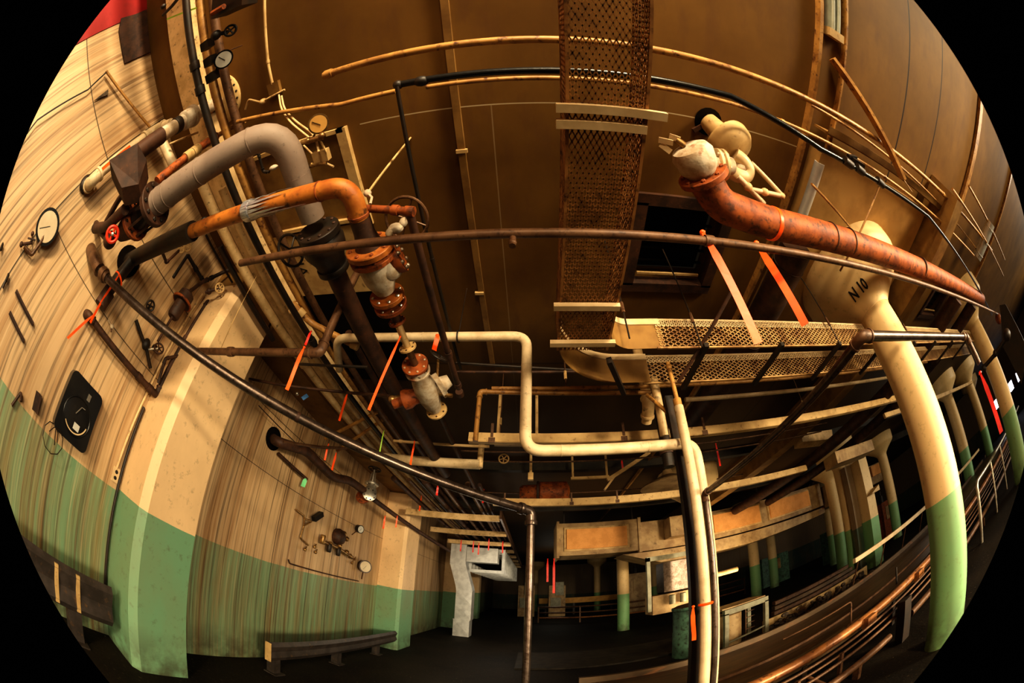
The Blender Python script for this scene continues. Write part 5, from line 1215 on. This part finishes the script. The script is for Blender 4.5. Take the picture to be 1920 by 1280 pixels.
t = thing('low_tank', (1.0, 2.75, .1), 'round dark tank top at the bottom beside the tap', 'tank')
part(t, 'body', lathe(B(), (.98, 3.03, .345), (0, 0, 1), [(0, .15), (.1, .16), (.14, .12), (.16, .03)], 18), 'conveyor')
t = thing('bench_frame', (.85, 2.4, 0), 'bent tube frame on the floor at the bottom near the tap', 'frame')
part(t, 'tube', tube(B(), [(.85, 2.06, .01), (.86, 2.08, .50), (1.45, 2.0, .48), (1.46, 2.0, .01)], .012, 8, .03), 'brownsteel')
# white handrail further back
t = thing('white_handrail', (6.6, 5.5, 0), 'white sloping handrail on thin posts behind the conveyor', 'rail')
part(t, 'rail', box(B(), (4.85, 4.15, .82), (13.5, 4.22, .9)), 'white', None, False)
a, b = V((4.9, 4.18, .86)), V((12, 4.18, .86))
for x in (5.0, 5.9, 6.8, 7.7, 8.6, 9.5, 11): part(t, 'post', cyl(B(), (x, 4.55, 0), (x, 4.2, .86), .014, seg=8), 'brownsteel')
t = thing('hand_rail', (8, 2, 0), 'grey tubular handrail seen between columns N 10 and N 11', 'rail')
part(t, 'rail', tube(B(), [(5.6, 1.9, .0), (5.6, 1.9, .9), (13, 1.9, .9)], .03, 10, .1), 'silver')
for x in (6.8, 8.0, 9.5): part(t, 'post', cyl(B(), (x, 1.9, 0), (x, 1.9, .9), .02, seg=8), 'silver')
# rubble pile
t = thing('scrap_pile', (5, 5.4, 0), 'low pile of broken scrap and rubble behind the conveyor', 'rubble'); t['kind'] = 'stuff'
bm = B()
for i in range(240):
    x = rnd(4.15, 6.8); y = rnd(4.95, 5.85); hh = .30*(1-abs(y-5.4)/.6)+.03; z = rnd(.02, max(.04, hh)); s_ = rnd(.025, .075)
    ball(bm, (x, y, z), s_, (rnd(.6, 1.6), rnd(.6, 1.4), rnd(.5, 1)), 6)
o = obj('rubble', bm, 'debris', None, False); o.parent = t; o.matrix_parent_inverse = Matrix.Translation(-t.location); o['kind'] = 'stuff'
t = thing('plank_stack', (5.5, 6.4, 0), 'stack of long steel planks lying beyond the rubble', 'planks')
for i in range(5): part(t, 'plank', box(B(), (4.4+.12*i, 6.05+.14*i, .09*i), (7.4, 6.17+.14*i, .08+.09*i)), 'conveyor' if i % 2 else 'brownsteel', None, False)
part(t, 'plank', box(B(), (4.1, 5.95, .0), (7.4, 6.0, .24)), 'tanlight', None, False)
# table frame
t = thing('table_frame', (3.9, 5.9, 0), 'pale steel table frame with one ladder leg behind the white pipes', 'table')
part(t, 'top_rail', box(B(), (3.12, 5.7, .68), (4.05, 5.8, .78)), 'tablepaint', None, False); part(t, 'top', box(B(), (3.12, 5.8, .76), (4.05, 6.4, .80)), 'duct', None, False)
part(t, 'leg', box(B(), (3.97, 5.7, 0), (4.05, 5.78, .7)), 'tablepaint', None, False); part(t, 'leg', box(B(), (3.97, 6.32, 0), (4.05, 6.4, .76)), 'tablepaint', None, False)
part(t, 'leg', box(B(), (3.12, 5.7, 0), (3.2, 5.78, .7)), 'tablepaint', None, False); part(t, 'brace', bar(B(), (3.15, 5.74, .12), (4.0, 5.74, .20), .03, .03), 'tablepaint', None, False)
bm = B()
for z in (.2, .32, .44, .56): box(bm, (3.74, 6.0, z), (3.93, 6.02, z+.015))
box(bm, (3.72, 6.0, 0), (3.74, 6.02, .7)); part(t, 'ladder', bm, 'brownsteel', None, False)
t = thing('green_tank', (2.72, 6.25, 0), 'round green and grey tank on the floor left of the white pipes', 'tank')
part(t, 'shell', lathe(B(), (2.72, 6.25, 0), (0, 0, 1), [(0, .33), (.5, .33), (.52, .32), (.93, .32), (.95, .34), (1.0, .34)], 28), 'greenpaint')
part(t, 'lid', lathe(B(), (2.72, 6.25, 1.0), (0, 0, 1), [(0, .32), (.03, .25), (.05, .1)], 28), 'darkrust')
t = thing('cream_tank', (3.1, 6.6, 0), 'pale round tank under the table frame', 'tank')
part(t, 'shell', lathe(B(), (3.42, 6.15, 0), (0, 0, 1), [(0, .26), (.62, .26), (.64, .23)], 24), 'duct')
t = thing('machine', (2.9, 7.6, 0), 'boxy process machine with glass front behind the white pipes', 'machine')
part(t, 'frame', box(B(), (2.35, 7.6, .9), (2.43, 7.7, 2.15)), 'tablepaint', None, False); part(t, 'frame', box(B(), (2.35, 7.6, 2.07), (3.6, 7.7, 2.17)), 'tablepaint', None, False)
part(t, 'cabinet', box(B(), (2.75, 7.7, 1.3), (3.5, 8.2, 2.0)), 'steel', None, False); part(t, 'base_cabinet', box(B(), (2.5, 7.75, .8), (3.6, 8.3, 1.25)), 'duct', None, False)
part(t, 'motor', lathe(B(), (3.6, 7.7, 1.45), (1, 0, 0), [(0, .12), (.25, .12), (.27, .16), (.32, .16), (.34, .06), (1.0, .06)], 16), 'tanlight')
for x in (2.9, 3.15): part(t, 'canister', lathe(B(), (x, 7.62, 1.0), (0, 0, 1), [(0, .07), (.2, .07), (.22, .05)], 12), 'tablepaint')
# bottom grating slab
bm = B(); box(bm, (-.25, 6.6, .0), (3.4, 8.4, .035)); tag(obj('floor_grating', bm, 'darkconc', None, False), 'dark ridged steel floor plate in the centre foreground', 'floor plate')
t = thing('low_rails', (0, 17, 0), 'low rusty double pipe rail crossing the hall floor far back', 'rail')
for z in (.25, .5, .78): part(t, 'rail', cyl(B(), (.3, 16.8, z), (9, 14.5, z), .035, seg=8), 'orangepipe' if z < .4 else 'brownsteel')
for k in range(6): f = k/5; part(t, 'post', box(B(), (.3+8.7*f-.03, 16.8-2.3*f-.03, 0), (.3+8.7*f+.03, 16.8-2.3*f+.03, .8)), 'brownsteel', None, False)
t = thing('yellow_guard', (2, 22, 0), 'yellow guard beam across the far end of the hall', 'guard rail')
part(t, 'beam', box(B(), (.4, 22, .75), (5.2, 22.1, 1.1)), 'yellow', None, False)
for x in (.8, 2.4, 4.6): part(t, 'post', box(B(), (x-.06, 22.1, 0), (x+.06, 22.2, 1.0)), 'iron', None, False)
for x, l in ((-.3, 'pale wrapped cabinet at the far end, left one'), (1.35, 'pale wrapped cabinet at the far end, right one')):
    t = thing('wrapped_cabinet', (x, 21, 0), l, 'cabinet')
    part(t, 'body', box(B(), (x-.45, 20.8, .0), (x+.45, 21.6, 1.9)), 'duct', None, False); part(t, 'front', box(B(), (x-.35, 20.74, .55), (x+.2, 20.8, 1.15)), 'tablepaint', None, False); part(t, 'top_box', box(B(), (x-.1, 20.7, 1.3), (x+.35, 20.8, 2.1)), 'tablepaint', None, False)
for x, y, w_, h_, l, m in ((5.2, 18.5, .9, 2.2, 'dim machine with cream front in the centre background', 'duct'), (7.0, 16.6, .7, 1.6, 'dark machine cabinet in the background beside the rails', 'iron'), (10.5, 14.0, 1.6, 1.4, 'long green machine in the background right of the hall', 'greenpaint'), (13.0, 12.0, 1.5, 1.5, 'green and grey machine further right in the background', 'greenpaint'), (13.2, 9.0, .9, 1.5, 'reddish cabinet behind the square post', 'rust')):
    t = thing('background_machine', (x, y, 0), l, 'machine')
    part(t, 'body', box(B(), (x-w_/2, y, 0), (x+w_/2, y+.6, h_)), m, None, False); part(t, 'panel', box(B(), (x-w_/4, y-.03, h_*.5), (x+w_/6, y, h_*.85)), 'duct', None, False); part(t, 'motor', lathe(B(), (x, y+.3, h_), (0, 0, 1), [(0, .12), (.3, .12), (.32, .05), (.5, .05)], 10), 'iron')
# bench guards along left wall
def bench(x, y0, y1, z0, z1, legs, label):
    t = thing('wall_guard', (x, y0, 0), label, 'guard rail')
    prof = [(x, z0), (x+.03, z0+.05), (x+.01, (z0+z1)/2), (x+.03, z1-.05), (x, z1)]
    part(t, 'board', sheet(B(), [[V((a, y0, b)) for a, b in prof], [V((a, (y0+y1)/2, b)) for a, b in prof], [V((a, y1, b)) for a, b in prof]], .006), 'guard', None, False)
    for y in legs:
        part(t, 'leg', box(B(), (x-.10, y-.05, 0), (x-.0, y+.07, z0+.12)), 'guard', None, False)
        part(t, 'foot_plate', box(B(), (x-.12, y-.08, 0), (x+.05, y+.1, .015)), 'guard', None, False)
    part(t, 'end_plate', box(B(), (x-.04, y0-.01, z0), (x+.04, y0, z1)), 'tanlight', None, False)
    return t
bench(-2.50, 3.15, 7.0, .20, .44, (3.3, 4.75, 6.17), 'low steel guard rail on legs along the left wall')
t = bench(-2.62, -.6, 1.27, .28, .62, (-.3, .9), 'low dark guard board with pale stripes before the first pilaster')
for y in (.72, .92): part(t, 'stripe', box(B(), (-2.60, y, .30), (-2.584, y+.035, .60)), 'tanlight', None, False)

bm = B(); tube(bm, [V((-2.925, 1.35, .15)), V((-2.925, 1.35, 1.2)), V((-2.92, 1.35, 2.1))], .014, 8); tag(obj('black_conduit', bm, 'iron'), 'black conduit running up the joint between wall and nearest pilaster', 'conduit')
# ================================================================== TAPES
O_ = 'orange flagging tapes tied to pipes'
p = at((1318, 437), y=yl); q = al(p, 'z', (1395, 604)); tape(p, .46, 'long orange tape hanging from the crossing steel pipe under the hatch', w=.034, lean=(.10, .12))
p = at((1422, 462), y=.80); tape(p+V((0, 0, .02)), .42, 'long orange tape hanging from the thick rust pipe, right of the other long tape', w=.042, lean=(.12, .10))
def tp(px, ln, label, m='orange', w=.022, lean=(0, 0), **k): tape(at(px, **k), ln, label, m, w, lean)
tp((570, 652), .28, 'orange tape below the elbow of the brown bent pipe', w=.022, y=1.33)
tp((583, 622), .10, 'short orange tape end above the elbow of the brown bent pipe', 'redtape', w=.016, y=1.4)
tp((750, 632), .45, 'long orange tape hanging from the chain of small flanges', w=.015, lean=(-.06, 0), z=2.80)
tp((820, 630), .10, 'short forked orange tape on the slim dark red pipe', w=.030, y=1.5)
tp((652, 735), .30, 'orange tape hanging off the thin dark pipe above the steel pipe', w=.022, x=-1.7)
tp((616, 833), .22, 'orange tape on the thin pipe over the sagging pipe, left one', w=.025, x=-2.58)
tp((630, 850), .24, 'orange tape on the thin pipe over the sagging pipe, right one', w=.03, x=-2.55)
tp((777, 828), .28, 'orange tape hanging from the cream pipe end behind the steel pipe', w=.022, z=3.1)
tp((720, 808), .26, 'green tape hanging in the dark above the steel pipe', 'lime', w=.014, z=3.1)
tp((821, 910), .14, 'tiny orange tape under the sloping steel pipe near its middle', 'redtape', w=.03, y=4.6)
tp((790, 930), .30, 'orange tape hanging over the nearest rack channel', w=.03, y=6.5)
tp((907, 918), .22, 'red tape just under the sloping steel pipe near its elbow', 'redtape', w=.03, y=5.5)
tp((722, 968), .22, 'orange tape on the dark red down pipe, left one', w=.03, x=-2.45)
tp((745, 967), .22, 'orange tape on the dark red down pipe, right one', w=.025, x=-2.40)
tp((1342, 832), .36, 'red tape hanging in the dark right of the white pipes', 'redtape', w=.03, y=4.6)
tp((1166, 862), .18, 'small dark red tape below the off-white crossing', 'redtape', w=.03, y=5.3)
tp((1039, 1048), .9, 'long red tape hanging below the left end of the hung duct', 'redtape', w=.06, y=9.1)
tp((1027, 1048), .6, 'dull red strap beside the long red tape under the hung duct', 'redtape', w=.05, y=9.1)
tp((1838, 700), .55, 'bunch of pink-red tape at right under the slim steel pipe end', 'redtape', w=.05, lean=(.1, 0), x=3.4)
for px, l in (((865, 1012), 'tiny red tape under the second rack channel, leftmost'), ((888, 1014), 'tiny red tape under the second rack channel, middle left'), ((898, 1018), 'tiny red tape under the second rack channel, longest'), ((917, 1010), 'tiny red tape under the second rack channel, right'), ((943, 1015), 'tiny red tape under the second rack channel, rightmost')):
    tp(px, .32, l, 'redtape', w=.035, y=9.6)
p = V((p1t.x-.03, p1t.y-.02, 1.62)); p = at((1300, 1138), d=1.9); tape(p, .19, 'orange tape tied around the white vertical pipes near the bottom', w=.022)
bm = B(); torus(bm, (p1t.x+.008, p1t.y, p.z+.0), (0, 0, 1), .034, .008, 20, 6); tag(obj('tape_band', bm, 'orange'), 'orange tape band around the front white riser', 'tape')
tape(P0.lerp(P1, .45)+V((.055, -.03, 0)), .42, 'orange tape tied to the black drop pipe beside the wall hole', w=.022, lean=(.02, .02))
bm = B(); torus(bm, P0.lerp(P1, .45), (0, .3, 1), .056, .008, 20, 6); tag(obj('tape_band', bm, 'orange'), 'orange tape band round the black drop pipe', 'tape')
tape(s+V((.03, .04, .02)), .28, 'orange tape tied to the wall pipe at its hole', w=.020, lean=(.0, -.10))
a, b = b1.lerp(tp, .08)+V((.036, .0, 0)) if False else V((b1.x+.046, b1.y-.012, b1.z+.05)), V((b1.x+.046, b1.y-.012, b1.z+.42))
bm = B(); bar(bm, a, b, .026, .003, (1, 0, 0)); tag(obj('flagging_tape', bm, 'orange', None, False), 'straight orange tape along the white wall pipe', 'tape')

pipe('white_branch_pipe', [at((303, 262), x=-2.5), at((327, 313), x=-2.38), at((362, 298), x=-2.2)], .040, 'whitepipe', 'white branch pipe elbow just behind the start of the grey insulated pipe', elbows=False, bend=.06)
for x, y, z0_, l in ((.22, 2.16, 2.96, 'thin hanger rod with turnbuckle left of the tray bend'), (-.12, 3.0, 3.03, 'thin hanger rod above the left end of the long channel'), (-.32, 3.02, 3.03, 'second thin hanger rod above the left end of the long channel'), (3.2, 3.02, 3.03, 'thin hanger rod above the long channel near the N 10 column')):
    th = thing('hanger_rod', (x, y, ZC), l, 'rod')
    part(th, 'rod', cyl(B(), (x, y, z0_), (x, y, ZC), .005, seg=6), 'brownsteel'); part(th, 'turnbuckle', cyl(B(), (x, y, z0_+.10), (x, y, z0_+.17), .012, seg=6), 'tanlight')
pipe('elbow_pipe', [V((.93, 2.5, 3.6)), V((.93, 2.5, 3.0)), V((.93, 2.62, 2.92))], .045, 'creampipe', 'fat cream drop pipe behind the top of the white riser', cm='creampipe')
pipe('dark_drop_pipe', [V((1.12, 2.75, 3.7)), V((1.12, 2.75, 2.55))], .05, 'iron', 'black drop pipe right behind the white riser', couplings=((0, .85),), cm='darkrust')
# ================================================================== LIGHT
def area(loc, target, sx, sy, e, col, name='area_light', spread=PI):
    l = bpy.data.lights.new(name, 'AREA'); l.shape = 'RECTANGLE'; l.size = sx; l.size_y = sy; l.energy = e; l.color = col; l.spread = spread
    o = bpy.data.objects.new(name, l); C.objects.link(o); o.location = loc
    o.rotation_euler = (V(target)-V(loc)).to_track_quat('-Z', 'Y').to_euler(); return o
def point(loc, e, col, r=.3):
    l = bpy.data.lights.new('point_light', 'POINT'); l.energy = e; l.color = col; l.shadow_soft_size = r
    o = bpy.data.objects.new('point_light', l); C.objects.link(o); o.location = loc; return o
W = (1, .78, .48)
area((.9, -3.7, 3.3), (-1.8, 1.4, 1.3), .8, .5, 285, (1, .83, .56), 'window_light_behind')
area((.2, -4.9, 1.7), (-2.4, 1.6, 1.0), .9, .7, 95, (1, .86, .62), 'window_light_low')  # added fill to brighten the pilaster, no window stands there
area((7.0, -4.6, 1.9), (3.2, 1.4, 2.0), 1.3, 1.0, 165, (1, .84, .58), 'window_light_side', math.radians(75))
area((.6, -4.5, 1.0), (-.4, .6, 3.7), 1.5, .8, 50, (1, .78, .45), 'bounce_light')  # added fill standing in for light bounced up onto the ceiling
area((8.5, -4.0, .7), (6.0, 0.5, 3.75), 2.5, 1.2, 150, (1, .82, .50), 'bounce_light_right')  # added fill for the right-hand ceiling, imitates floor bounce
area((17, -4.5, 2.0), (8, 3, 1.4), 3, 1.6, 380, (1, .93, .78), 'window_light_right')
area((4.6, 7.4, .9), (3.8, 9.2, 2.9), 3, .6, 60, W, 'hall_fill_light')  # added upward fill that lifts the hung duct, no fixture here
point((-1.2, 6.0, 1.3), 16, (1, .86, .6), .4)
point((-.7, 8.9, 1.7), 34, (1, .9, .75), .3)  # added fill to brighten the silver duct, no fixture here
point((1.0, 18.0, 2.2), 25, (1, .92, .75), .4)
point((9.5, 4.6, 2.2), 22, (1, .95, .8), .4)
w = bpy.data.worlds.new('world'); S.world = w; w.use_nodes = True
w.node_tree.nodes['Background'].inputs[0].default_value = (1, .75, .5, 1); w.node_tree.nodes['Background'].inputs[1].default_value = .012
S.view_settings.view_transform = 'Standard'; S.view_settings.look = 'High Contrast'; S.view_settings.exposure = 0.0
S.cycles.use_denoising = True
S.cycles.max_bounces = 6; S.cycles.diffuse_bounces = 4
